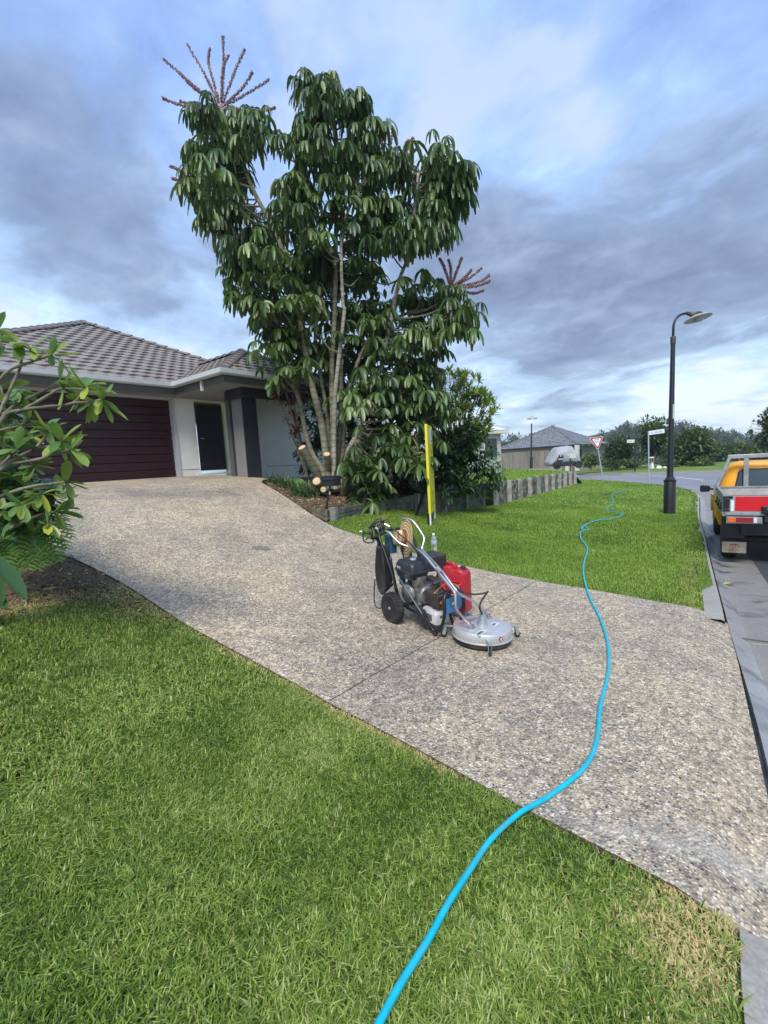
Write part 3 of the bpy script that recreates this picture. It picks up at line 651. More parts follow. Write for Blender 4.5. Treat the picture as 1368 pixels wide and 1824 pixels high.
so_ = MB(); so_.b2((-12.09, .93, ZE-.255), (XE-.062, 6.25, ZE-.235)); so_.b2((-12.09, 6.252, ZE-.25), (-9.402, 10.35, ZE-.228)); so_.build('soffit', 'soffit', house)
# walls
XF = -12.1; ZG = 3.66
yd0, yd1 = 7.02, 7.98
wl = MB()
wl.b2((XF-.20, .9, 1.45), (XF, 1.6, 3.70)); wl.b2((XF-.20, 1.602, ZG), (XF-.002, 6.44, 3.70)); wl.b2((XF-.20, 6.45, 1.45), (XF, yd0, 3.70)); wl.b2((XF-.20, yd0+.002, 3.66), (XF-.002, yd1-.002, 3.70)); wl.b2((XF-.20, yd1, 1.45), (XF, 8.28, 3.70))
wl.b2((-28, .9, 1.3), (XF-.202, 1.1, 3.70))
wl.build('wall', 'render_white', house); wl = MB(); wl.b2((XF-.15, 8.282, 1.3), (-11.0, 8.48, 3.70)); wl.b2((-11.2, 8.482, 1.3), (-11.002, 9.30, 3.70)); wl.b2((-11.30, 9.302, 1.3), (-11.10, 15.0, 3.69))
wl.build('wall', 'render_white', house)
ln = MB(); ln.b2((XF+.001, 6.52, 1.76), (XF+.006, yd0, 1.772)); ln.build('flashing_line', 'trim_grey', house); ln = MB(); ln.b2((-10.999, 8.49, 1.72), (-10.995, 9.30, 1.732)); ln.b2((-11.098, 9.31, 1.72), (-11.094, 10.8, 1.732)); ln.build('flashing_line', 'trim_grey', house)
# garage: frame + sectional door
gf = MB(); gf.b2((XF-.16, 6.372, 1.585), (XF+.035, 6.448, ZG+.05)); gf.b2((XF-.16, 1.6, 1.585), (XF+.035, 1.675, ZG+.05)); gf.b2((XF-.16, 1.677, ZG-.02), (XF+.033, 6.37, ZG+.13)); gf.build('garage_frame', 'gutter_paint', house)
gd = MB(); npn = 10; z = 1.60; ph = (ZG-.02-z)/npn
for i in range(npn):
    z0 = z+i*ph; gd.loft([[(XF-.17, yy, z0+.006), (XF-.125, yy, z0+.012), (XF-.125, yy, z0+ph-.010), (XF-.17, yy, z0+ph-.002)] for yy in (1.68, 6.37)])
gd.b2((XF-.22, 1.68, 1.59), (XF-.168, 6.37, ZG))
gdo = gd.build('garage_door', 'burgundy', house)
th = MB(); th.b2((XF-.2, 1.6, 1.55), (XF+.04, 6.4, 1.592)); th.build('threshold', 'kerb_concrete', house)
# front door with security screen
df = MB(); df.b2((XF-.1, yd0+.003, 1.64), (XF+.025, yd0+.06, 3.66)); df.b2((XF-.1, yd1-.085, 1.64), (XF+.025, yd1-.003, 3.66)); df.b2((XF-.1, yd0+.062, 3.59), (XF+.023, yd1-.087, 3.66)); df.b2((XF-.1, yd0+.062, 1.64), (XF+.023, yd1-.087, 1.71))
door = MB().b2((XF-.08, yd0+.063, 1.712), (XF-.03, yd1-.088, 3.588)).build('front_door', 'security_mesh', house); df.build('door_frame', 'door_frame', door)
door.parent = house
for c_ in door.children: c_.location = (0, 0, 0)
hd = MB(); hd.tube([(XF+.01, yd0+.10, 2.62), (XF+.05, yd0+.10, 2.62), (XF+.05, yd0+.20, 2.62)], .012, 6); h_ = hd.build('handle', 'galv', house); h_.parent = door
stp = MB(); stp.b2((XF-.05, yd0-.1, 1.585), (XF+.02, yd1+.1, 1.635)); stp.build('door_step', 'render_white', house)
# portico pier, slim post and outlet
cm = MB(); cm.b2((-10.42, 7.085, 1.30), (-9.97, 7.12, 3.70)); cm.build('pier_face', 'render_grey', house)
cm = MB(); cm.b2((-10.45, 7.122, 1.30), (-9.94, 7.50, 3.70)); cm.b2((-9.968, 7.07, 1.3), (-9.938, 7.121, 3.7)); cm.build('pier', 'charcoal', house)
cm = MB(); cm.b2((-10.72, 7.10, 1.32), (-10.55, 7.26, 3.70)); cm.build('post', 'trim_grey', house)
cm = MB(); cm.b2((-10.45, 6.95, 3.46), (-9.75, 7.06, 3.71)); cm.b2((-9.86, 7.062, 3.46), (-9.75, 10.3, 3.705)); cm.build('beam', 'charcoal', house)
cm = MB(); cm.b2((-10.26, 6.165, 3.60), (-10.21, 6.225, 3.83)); cm.build('downpipe', 'gutter_paint', house)

# ================================================================== UMBRELLA TREE
def resample(pts, step):
    out = [pts[0]]
    for a, c in zip(pts[:-1], pts[1:]):
        n = max(1, int(np.linalg.norm(c-a)/step)); out += [a+(c-a)*(i+1)/n for i in range(n)]
    return out
tb = P(594, 872, 10.75)
tree = thing('umbrella_tree', 'tall multi-trunked umbrella tree with drooping leaf clusters, pruned stumps and red flower spikes', 'tree', tb)
trunks = [
 ([(582, 872), (576, 842), (551, 795), (532, 711), (517, 671), (500, 597), (470, 520), (440, 470)], (10.7, 10.9), .075, .03, 'bark'),
 ([(588, 872), (584, 842), (574, 762), (557, 691), (541, 610), (532, 560), (516, 488), (491, 414), (454, 345), (429, 285), (394, 195)], (10.7, 10.9), .10, .035, 'bark'),
 ([(596, 872), (593, 846), (593, 748), (591, 661), (596, 560), (598, 465), (599, 372), (602, 280), (592, 190), (578, 140)], (10.75, 11.2), .085, .03, 'bark'),
 ([(598, 872), (595, 846), (596, 728), (601, 661), (613, 560), (611, 540), (608, 465), (612, 400), (640, 330)], (10.6, 10.6), .065, .028, 'bark_pale'),
 ([(600, 872), (612, 846), (621, 802), (635, 775), (662, 701), (679, 654), (689, 604), (699, 560), (712, 497), (731, 446), (738, 380), (745, 310)], (10.8, 10.9), .075, .035, 'bark_pale'),
 ([(598, 872), (603, 800), (608, 700), (604, 600), (590, 520), (560, 440), (545, 330), (530, 230)], (11.1, 11.6), .07, .03, 'bark'),
 ([(600, 872), (606, 840), (612, 790), (620, 700), (660, 600), (720, 560), (780, 545), (800, 520)], (11.0, 11.3), .06, .03, 'bark'),
 ([(590, 872), (587, 800), (580, 720), (566, 640), (560, 560), (570, 470)], (11.0, 11.3), .06, .03, 'bark')]
skel = []
def knots(r, n, every=3): return [r[i]*(1.0+.07*((i*7) % every == 0)) for i in range(n)]
for pts, (d0, d1), r0, r1, mt in trunks:
    n = len(pts); w3 = [P(x, y, d0+(d1-d0)*i/(n-1)) for i, (x, y) in enumerate(pts)]
    w3 = list(smooth_poly(w3, 6)); N_ = len(w3); rs = [r0+(r1-r0)*(i/(N_-1))**.8 for i in range(N_)]
    MB().tube(w3, knots(rs, N_, 4), 10).build('trunk', mt, tree, smooth='full'); skel += [(p, i/N_) for i, p in enumerate(w3)]
for (b_, t_, r, d) in (((574, 860), (538, 797), .095, 10.4), ((588, 862), (582, 809), .085, 10.45), ((578, 876), (564, 857), .10, 10.25), ((583, 880), (576, 872), .07, 10.2), ((613, 885), (616, 849), .085, 10.3)):
    a = P(*b_, d+.55); c = P(*t_, d-.05); st_ = MB().tube([a, a+(c-a)*.5, c], [r*1.15, r*1.02, r], 14).build('stump', 'bark', tree, smooth=True)
    dd = unit(c-a); MB().lathe(c+dd*.002, dd+unit(EYE-c)*.0, [(r*.86, 0), (r*.84, .008), (0, .010)], 14).build('cut_face', 'cut_wood', tree).parent = st_
sp = np.array([s[0] for s in skel]); sfr = np.array([s[1] for s in skel])
# crown: rosettes of umbels; blobs are (px, py, rx, ry, number, depth, droop)
blobs = [(555, 610, 55, 40, 6, 11.6, .5), (645, 560, 60, 50, 8, 11.7, .5), (615, 480, 50, 50, 6, 11.3, .5), (500, 660, 28, 28, 3, 10.9, .3), (450, 520, 45, 45, 8, 10.8, .6), (440, 440, 40, 40, 6, 10.8, .9), (485, 600, 35, 35, 5, 10.8, .4), (520, 360, 40, 50, 6, 11.2, .8), (660, 370, 40, 60, 7, 11.4, .8), (690, 290, 24, 30, 3, 11.2, 1), (400, 240, 72, 68, 17, 10.9, 1), (395, 350, 60, 80, 17, 10.9, 1), (455, 250, 35, 50, 6, 10.8, 1), (350, 300, 24, 50, 5, 10.8, 1),
 (590, 195, 66, 62, 14, 11.1, 1), (545, 250, 45, 50, 6, 11.0, 1), (560, 300, 70, 60, 11, 11.0, 1), (640, 270, 42, 55, 9, 11.1, 1), (560, 155, 32, 26, 4, 11.1, 1),
 (750, 320, 85, 62, 20, 10.9, 1), (740, 410, 85, 62, 15, 10.9, 1), (800, 330, 36, 56, 8, 10.8, 1), (780, 268, 22, 16, 2, 10.9, 1),
 (560, 400, 90, 55, 12, 10.7, .6), (460, 450, 65, 60, 9, 10.8, .8), (640, 430, 80, 60, 9, 11.6, .6), (500, 520, 70, 50, 12, 10.6, .4), (590, 520, 90, 60, 12, 11.7, .5),
 (700, 530, 80, 60, 12, 11.5, .5), (805, 555, 44, 50, 9, 11.0, 1), (770, 605, 50, 30, 5, 11.1, .8), (500, 590, 45, 40, 6, 10.9, .4), (620, 620, 90, 50, 9, 11.9, .5),
 (720, 640, 55, 60, 10, 10.8, .5), (755, 660, 35, 45, 7, 10.9, .7), (765, 740, 28, 50, 7, 10.9, .6), (735, 790, 40, 40, 6, 10.8, .4), (690, 700, 55, 50, 9, 10.7, .5), (640, 730, 40, 60, 5, 10.6, .4), (730, 720, 36, 50, 7, 10.8, .5), (680, 800, 50, 45, 9, 10.5, .2), (655, 850, 45, 35, 7, 10.3, .1), (560, 660, 60, 60, 5, 11.7, .5), (655, 900, 22, 12, 2, 10.2, .1)]
LP = []; pet = MB(); brm = MB(); r_ = random.Random(5)
for (bx, by, rx_, ry_, cnt, dd, droop) in blobs:
    for _ in range(cnt):
        a = r_.random()*2*math.pi; q = math.sqrt(r_.random()); px = bx+math.cos(a)*q*rx_*.86; py = by+math.sin(a)*q*ry_*.86
        c = P(px, py, dd + r_.gauss(0, .55)); out = V3((r_.gauss(0, .5), r_.gauss(0, .5), .5)) + unit(c-P(600, 560, 11))*.7; out = unit(out)
        # branch back to the skeleton, from below
        w_ = np.linalg.norm(sp-c, axis=1) + np.where(sp[:, 2] > c[2]-.2, 2., 0) + np.where(sfr < .25, 3, 0); j = int(np.argmin(w_)); s_ = sp[j]
        if np.linalg.norm(s_-c) < 2.6:
            m_ = (s_+c)/2 + V3((0, 0, -.12)); brm.tube(list(smooth_poly([s_, m_, c], 3)), [.024, .021, .02, .018, .017, .016, .015][:7], 5, cap=False)
        nu = r_.randint(3, 6); base_t = r_.random()
        for u in range(nu):
            an = 2*math.pi*u/nu + r_.random()*.8; el = r_.uniform(-.25, .95)
            pd = unit(V3((math.cos(an)*math.cos(el), math.sin(an)*math.cos(el), math.sin(el))) + out*.25); pl = r_.uniform(.22, .50)*(1.1 if droop < .7 else .85)
            tip = c + pd*pl + V3((0, 0, -.04)); pet.tube([c, c+pd*pl*.55+V3((0, 0, .03)), tip], [.006, .005, .004], 3, cap=False)
            usz = r_.uniform(.62, 1.22); nl = r_.randint(7, 11); th_ = np.arange(nl)*2*math.pi/nl + r_.random()*6; ax = unit(V3((0, 0, 1)) + pd*.55*(1.3-droop)); B = basis(ax)
            dr = np.cos(th_)[:, None]*B[0] + np.sin(th_)[:, None]*B[1] + ax*(-.12 - .25*droop); ll = RNG.uniform(.30, .50, nl)*(1.14 if droop > .7 else .90)*usz
            tt = np.clip(base_t*.55 + RNG.normal(.18, .14, nl) + (.12 if droop < .5 else 0) + (.35 if r_.random() < .06 else 0), 0, 1)
            LP.append(leaves(np.repeat(tip[None], nl, 0), dr+RNG.normal(0, .12, dr.shape), ll, ll*RNG.uniform(.19, .27, nl)*(.78 if droop > .7 else 1.15), 1.0+2.3*droop+RNG.normal(.3, .5, nl), 4, [.12, .8, 1., .92, .38], .5, tint=tt, roll=RNG.normal(0, .35, nl)))
# loose leaves deep inside that keep the crown from being see-through in its core
for (bx, by, rx_, ry_, cnt, dd) in ((600, 580, 100, 160, 520, 12.1), (700, 800, 70, 90, 420, 11.9), (640, 700, 90, 90, 360, 12.0)):
    a = RNG.random(cnt)*6.283; q = np.sqrt(RNG.random(cnt)); bs_ = np.array([P(bx+math.cos(i)*j*rx_, by+math.sin(i)*j*ry_, dd+RNG.normal(0, .35)) for i, j in zip(a, q)])
    LP.append(leaves(bs_, RNG.normal(size=(cnt, 3))+[0, 0, -.3], RNG.uniform(.25, .40, cnt), .11, 1.4, 3, [.22, 1., .85, .1], .5, tint=RNG.random(cnt)*.35))
leafobj('crown', LP, 'leaf_umbrella', tree); pet.build('leaf_stalks', 'twig', tree, fix=False); brm.build('branches', 'bark', tree, fix=False)
def flower(c, spikes, mat='flower_red'):
    m = MB()
    for d_, ln_ in spikes:
        d_ = unit(d_); jt = V3(RNG.normal(0, .035, 3))*ln_; pts = [c, c+d_*ln_*.35-V3((0, 0, .05*ln_*(1-d_[2])))+jt*.6, c+d_*ln_*.7-V3((0, 0, .06*ln_*(1-d_[2])))+jt, c+d_*ln_]; pts = list(smooth_poly(pts, 6)); m.tube(pts, .010, 4, cap=False)
        for k in range(4, len(pts)*4):
            t = k/(len(pts)*4-1); i = min(int(t*(len(pts)-1)), len(pts)-2); f = t*(len(pts)-1)-i; p = pts[i]+(pts[i+1]-pts[i])*f
            if t < .12: continue
            for _ in range(3):
                n_ = unit(V3(RNG.normal(size=3)) - d_*0); n_ = unit(n_-d_*(n_@d_)); q = p+n_*RNG.uniform(.026, .042); m.tube([p, q], [.004, .013], 4)
    m.build('flower_spikes', mat, tree, fix=False)
cr, cu_, cf = RW@np.array([1., 0, 0]), RW@np.array([0, 1., 0]), RW@np.array([0, 0, 1.])
def spk(c, tips, d0, dv=.5):
    c3 = P(*c, d0); out = []
    for i, (x, y) in enumerate(tips):
        t3 = P(x, y, d0+dv*math.sin(i*2.3)); out.append((t3-c3, np.linalg.norm(t3-c3)))
    return c3, out
flower(*spk((394, 192), [(291, 105), (334, 80), (289, 175), (320, 180), (373, 86), (397, 64), (407, 98), (436, 88), (450, 128), (479, 142), (490, 192), (318, 128)], 10.9))
flower(*spk((803, 512), [(783, 460), (799, 462), (823, 458), (858, 478), (872, 490), (874, 500), (862, 517), (840, 480)], 11.0, .3))
flower(*spk((690, 300), [(700, 230), (679, 250), (668, 270), (655, 275), (712, 262)], 11.3, .3)); flower(*spk((715, 290), [(736, 245), (728, 250), (745, 262)], 11.2, .2))
flower(*spk((345, 318), [(303, 296), (306, 318), (318, 326)], 10.9, .2))

# ================================================================== OTHER PLANTS BY THE TREE
def cordyline(base, top, spots, n, name_lab, d):
    t = thing('cordyline', name_lab, 'plant', P(*base, d)); st = MB(); pr = []
    for i, (x, y) in enumerate(spots):
        dd = d+RNG.normal(0, .1); c = P(x, y, dd); st.tube([P(*base, d), P((base[0]+x)/2, (base[1]+y)/2, dd), c], [.03, .022, .015], 6)
        nl = n; a = RNG.random(nl)*6.283; el = RNG.uniform(-.3, 1.2, nl)
        dr = np.column_stack([np.cos(a)*np.cos(el), np.sin(a)*np.cos(el), np.sin(el)]); pr.append(leaves(np.repeat(c[None], nl, 0)+RNG.normal(0, .05, (nl, 3)), dr, RNG.uniform(.30, .46, nl), .085, RNG.uniform(1, 2.2, nl), 3, tint=RNG.uniform(.3, 1, nl)))
    leafobj('foliage', pr, 'leaf_red', t); st.build('stem', 'bark', t, smooth=True)
cordyline((548, 850), 0, [(500, 668), (508, 690), (515, 720), (495, 705), (525, 745), (530, 770), (540, 800), (520, 700)], 16, 'dark red leafed cordyline between the white house wall and the umbrella tree', 11.6)
cordyline((772, 850), 0, [(776, 708), (770, 730), (785, 722), (765, 745), (778, 750)], 16, 'dark red leafed cordyline rising behind the yellow sign board', 12.6)
for i, (x, y, d, r, lab) in enumerate(((487, 862, 11.3, .22, 'leftmost'), (508, 868, 10.9, .26, ''), (530, 876, 10.5, .26, ''), (516, 855, 11.5, .25, ''), (545, 866, 10.9, .25, ''), (536, 889, 10.1, .20, ''), (555, 880, 10.3, .2, ''))):
    c = P(x, y+8, d); c[2] = float(zbedR(np.array(c[0]), np.array(c[1]))); n = 130; a = RNG.random(n)*6.283; el = RNG.uniform(.35, 1.4, n); labs = ['clump of dark strappy mondo grass nearest the house pier', 'dark strappy grass clump second along from the house pier', 'dark strappy grass clump in the middle of the bed edge', 'strappy grass clump against the white house wall', 'strappy grass clump beside the trunk bases', 'strappy grass clump nearest the driveway edge', 'small strappy grass clump under the pale cut stump']
    dr = np.column_stack([np.cos(a)*np.cos(el), np.sin(a)*np.cos(el), np.sin(el)])
    o = leafobj('mondo_grass', [leaves(c+RNG.normal(0, .06, (n, 3))*[1, 1, 0], dr, RNG.uniform(.28, .48, n), .014, RNG.uniform(1.2, 2.4, n), 4, [.8, 1, .9, .6, .1], .2)], 'leaf_glossy', origin=c); tag(o, labs[i], 'plant', 'mondo grass clumps in the bed under the tree')
# frangipani-like shrub tree at the right of the umbrella tree
ft = thing('frangipani_tree', 'rounded pale green frangipani tree behind the dark shrubs right of the yellow sign', 'tree', P(820, 860, 13.6)); pr = []; st = MB(); root = P(820, 870, 13.6)
for i in range(170):
    a = r_.random()*6.283; q = math.sqrt(r_.random()); px, py = 815+math.cos(a)*q*62, 735+math.sin(a)*q*72
    if i < 14: px, py = [(790, 668), (812, 672), (835, 690), (850, 700), (868, 712), (880, 720), (888, 727), (800, 662), (775, 680), (860, 700), (845, 760), (870, 770), (876, 735), (826, 676)][i]
    d = 13.6+r_.gauss(0, .5); c = P(px, py, d); m_ = (root+c)/2+V3((0, 0, -.1)); k_ = P(815+(px-815)*.6, 790-(790-py)*.5, 13.6+(d-13.6)*.5)
    (st.tube([root, k_, c], [.022, .014, .008], 5, cap=False) if i % 4 == 0 else st.tube([k_*.4+c*.6, c], [.014, .010], 5, cap=False)); nl = 13; an = RNG.random(nl)*6.283; el = RNG.uniform(-.2, 1.3, nl)
    dr = np.column_stack([np.cos(an)*np.cos(el), np.sin(an)*np.cos(el), np.sin(el)]); pr.append(leaves(np.repeat(c[None], nl, 0), dr, RNG.uniform(.20, .32, nl), .065, RNG.uniform(.3, 1.2, nl), 3, tint=np.clip(RNG.normal(.66, .18, nl), 0, 1)))
leafobj('crown', pr, 'leaf_frangipani', ft); st.build('trunk', 'twig', ft, fix=False)
# drooping dark shrubs over the first wall
def shrub(name, lab, spots, d, base, mat='leaf_glossy', L0=.34, W0=.11, nl=14, lob=True):
    t = thing(name, lab, 'shrub', P(*base, d)); pr = []; st = MB(); root = P(*base, d)
    for (x, y, rx_, ry_, n) in spots:
        for _ in range(n):
            a = r_.random()*6.283; q = math.sqrt(r_.random()); dd = d+r_.gauss(0, .35); c = P(x+math.cos(a)*q*rx_, y+math.sin(a)*q*ry_, dd)
            if r_.random() < .25: st.tube([root, (root+c)/2+V3((0, 0, .1)), c], [.012, .009, .006], 4, cap=False)
            an = RNG.random(nl)*6.283; el = RNG.uniform(-.5, .8, nl); dr = np.column_stack([np.cos(an)*np.cos(el), np.sin(an)*np.cos(el), np.sin(el)])
            pr.append(leaves(np.repeat(c[None], nl, 0)+RNG.normal(0, .06, (nl, 3)), dr, RNG.uniform(.7, 1.2, nl)*L0, W0*RNG.uniform(.7, 1.2, nl), RNG.uniform(.8, 2.2, nl), 3, tint=np.clip(RNG.normal(.35, .22, nl), 0, 1)))
    leafobj('foliage', pr, mat, t); st.build('stem', 'twig', t, fix=False); return t
shrub('philodendron', 'dark glossy drooping shrub mass spilling over the timber wall behind the yellow sign', [(830, 800, 55, 45, 55), (850, 845, 42, 38, 45), (800, 850, 35, 35, 25)], 13.0, (825, 880), L0=.30, W0=.07, nl=16)
shrub('philodendron', 'dark glossy shrub between the umbrella tree and the yellow sign', [(735, 840, 40, 45, 30), (705, 870, 30, 25, 12), (785, 830, 22, 50, 16)], 12.4, (735, 890), 'leaf_dark', L0=.32, W0=.09)
shrub('understorey_shrub', 'dark leafy understorey shrub below the umbrella tree behind the cut stumps', [(620, 800, 60, 60, 40), (560, 780, 30, 60, 18), (660, 760, 60, 60, 26)], 12.2, (615, 880), 'leaf_dark', L0=.34, W0=.11)
shrub('low_shrub', 'small yellow-green tipped shrub at the end of the dark shrub mass above the pale wall', [(880, 822, 14, 18, 7)], 14.8, (880, 850), 'leaf_frangipani', L0=.26, W0=.05)

# ================================================================== FOREGROUND SHRUB AT THE LEFT
fs = thing('frangipani_shrub', 'near green shrub with thick pale bare branches and yellowing leaves at the left edge', 'shrub', P(-60, 1010, 3.7))
BR = [([(-60, 930), (-30, 820), (0, 735), (20, 690), (37, 650), (38, 618)], 3.2), ([(-30, 720), (10, 665), (55, 645), (92, 632)], 3.15), ([(-40, 830), (5, 745), (40, 731), (80, 725), (130, 718), (152, 690)], 3.1),
 ([(40, 731), (85, 705), (100, 695), (113, 692)], 3.15), ([(0, 745), (30, 720), (60, 705), (90, 690), (107, 678)], 3.25), ([(-40, 870), (20, 822), (60, 802), (95, 793), (110, 787)], 3.15), ([(20, 826), (70, 818), (95, 808), (126, 801)], 3.1),
 ([(60, 802), (75, 785), (86, 770)], 3.2), ([(-40, 910), (0, 885), (50, 868), (90, 862), (118, 858)], 3.2), ([(-40, 960), (0, 950), (40, 930), (70, 918), (98, 912)], 3.3), ([(-50, 960), (-5, 860), (8, 790), (10, 740), (2, 690)], 3.4),
 ([(130, 718), (158, 716), (182, 712)], 3.1), ([(-40, 700), (-10, 650), (0, 610), (-5, 590)], 3.2), ([(-50, 800), (-10, 770), (30, 760), (52, 748)], 3.3), ([(-50, 880), (-10, 840), (30, 800), (48, 775)], 3.35)]
bm_ = MB(); tips = []
for pts, d in BR:
    w3 = list(smooth_poly([P(x, y, d+.05*math.sin(i*2+x)) for i, (x, y) in enumerate(pts)], 4)); n = len(w3); r0 = .0155 if len(pts) > 4 else .011
    bm_.tube(w3, [r0+(.008-r0)*i/(n-1)+.0018*math.sin(i*2.1) for i in range(n)], 8); tips.append((w3[-1], unit(w3[-1]-w3[-3]), d))
gb_ = P(-75, 1010, 3.75); gb_[2] = float(zt(gb_[0], gb_[1]))-.05
for q_ in ((-60, 930, 3.2), (-40, 830, 3.1), (-40, 910, 3.2), (-50, 960, 3.4), (-50, 880, 3.35), (-40, 700, 3.2)): e_ = P(*q_); bm_.tube(list(smooth_poly([gb_, (gb_*.55+e_*.45)+V3((0, 0, -.06)), e_], 5)), [.034, .031, .028, .026, .024, .022, .020, .018, .017, .016, .0155], 8)
bm_.build('branches', 'bark', fs, smooth='full')
pr = []
prl = list(np.interp(np.linspace(0, 1, 7), [0, .1, .3, .6, .85, 1], [.10, .35, .75, 1.0, .8, .06]))
def rosette(c, ax, n, Lm, tmu, spread=1.0, W=.36):
    a = RNG.random(n)*6.283; B = basis(ax); dr = unit(ax)*RNG.uniform(.15, .9, n)[:, None] + (np.cos(a)[:, None]*B[0]+np.sin(a)[:, None]*B[1])*spread
    ll = RNG.uniform(.6, 1.1, n)*Lm; return leaves(np.repeat(c[None], n, 0), dr, ll, ll*W, RNG.uniform(.1, 1.3, n), 6, prl, .35, tint=np.clip(RNG.normal(tmu, .16, n), 0, 1), roll=RNG.normal(0, .5, n))
for c, ax, d in tips: pr.append(rosette(c, ax, 9, .19, .55))
for (x, y, n, tm) in ((20, 700, 5, .4), (40, 760, 6, .4), (10, 780, 7, .3), (60, 830, 6, .35), (20, 850, 7, .35), (55, 875, 5, .85), (40, 900, 6, .4), (10, 910, 7, .3), (75, 880, 5, .5), (30, 800, 6, .35), (-5, 720, 6, .35), (-10, 640, 6, .4), (55, 620, 2, .7), (85, 935, 4, .5), (5, 960, 6, .25), (60, 950, 4, .4), (110, 880, 4, .3), (140, 705, 4, .6), (165, 715, 4, .6), (100, 800, 3, .5), (130, 805, 4, .5)):
    pr.append(rosette(P(x, y, 3.25+r_.gauss(0, .12)), unit(V3((.6, .2, .5))+RNG.normal(0, .4, 3)), n+2, .175, tm+.08))
leafobj('foliage', pr, 'leaf_frangipani', fs)
bl = shrub('dark_shrub', 'dark leafy shrub filling the bed behind the pale branches at the left edge', [(-10, 900, 60, 50, 40), (30, 890, 40, 40, 26), (-20, 780, 35, 60, 16)], 4.1, (-10, 1020), 'leaf_glossy', L0=.20, W0=.07)
# split-leaf fronds
fern = thing('fern', 'bright green split-leaf fern fronds arching over the mulch under the left shrub', 'fern', P(35, 990, 3.95)); pr = []; rb = MB()
for (bx, by, tx, ty, d) in ((20, 945, 45, 1000, 3.7), (40, 940, 62, 995, 3.75), (50, 935, 78, 985, 3.8), (60, 930, 98, 985, 3.85), (60, 925, 112, 965, 3.9), (70, 925, 122, 945, 3.95), (30, 940, 35, 985, 3.7), (5, 975, 12, 1010, 3.6), (0, 980, -10, 1015, 3.6), (50, 915, 92, 940, 3.9), (20, 930, 60, 950, 3.95), (80, 915, 118, 925, 4.0), (40, 950, 70, 970, 3.9), (10, 930, 25, 970, 3.8), (70, 940, 105, 995, 3.95), (90, 930, 118, 975, 4.0), (0, 950, 22, 1010, 3.65), (35, 955, 50, 1012, 3.7), (65, 950, 82, 1005, 3.8), (85, 945, 104, 998, 3.9), (15, 920, 48, 975, 3.85), (45, 925, 88, 975, 3.85), (75, 905, 128, 955, 4.05), (55, 960, 66, 1012, 3.75), (25, 965, 30, 1018, 3.65)):
    a = P(bx, by, d+.15); c = P(tx, ty, d); m_ = (a+c)/2+V3((0, 0, .06)); pts = smooth_poly([a, m_, c], 5); rb.tube(list(pts), [.005-.0003*i for i in range(len(pts))], 4, cap=False)
    tg = nrm(np.gradient(pts, axis=0)); sd_ = nrm(np.cross(tg, [0, 0, 1.])+RNG.normal(0, .02, tg.shape)); n = len(pts); f = np.linspace(0, 1, n); ll = .115*np.sin(np.clip(f*2.6+.35, 0, 3.05))**.8+.01
    for sg in (-1, 1): pr.append(leaves(pts, sd_*sg+tg*.6+[0, 0, .05], ll*1.05, .021, .7, 3, [.7, 1, .8, .1], .2, side=tg, tint=np.clip(RNG.normal(.68, .2)+RNG.normal(0, .06, n), 0, 1)))
leafobj('fronds', pr, 'leaf_fern', fern); rb.build('ribs', 'twig', fern, fix=False)
bgl = thing('broad_leaf_plant', 'large dark green pointed leaves hanging over the lawn at the left edge', 'plant', P(-30, 1000, 2.75)); pr = []
for (bx, by, tx, ty, W) in ((-12, 985, 45, 1068, .105), (-25, 1000, 2, 1075, .10), (-40, 985, -30, 1060, .1), (-30, 1050, 10, 1090, .09)):
    a = P(bx, by, 2.75); c = P(tx, ty, 2.72); d_ = c-a; pr.append(leaves(a[None], d_[None]+[[0, 0, .06]], np.linalg.norm(d_)*1.04, W, .35, 8, list(np.interp(np.linspace(0, 1, 9), [0, .15, .5, .8, 1], [.1, .6, 1, .7, .02])), .35, tint=np.array([.35])))
leafobj('leaf', pr, 'leaf_glossy', bgl); gq_ = P(-70, 1100, 2.95); gq_[2] = float(zt(gq_[0], gq_[1]))-.02; MB().tube(list(smooth_poly([gq_, P(-60, 1030, 2.85), P(-35, 990, 2.8), P(-12, 985, 2.75)], 4)), .009, 6).build('stem', 'twig', bgl)

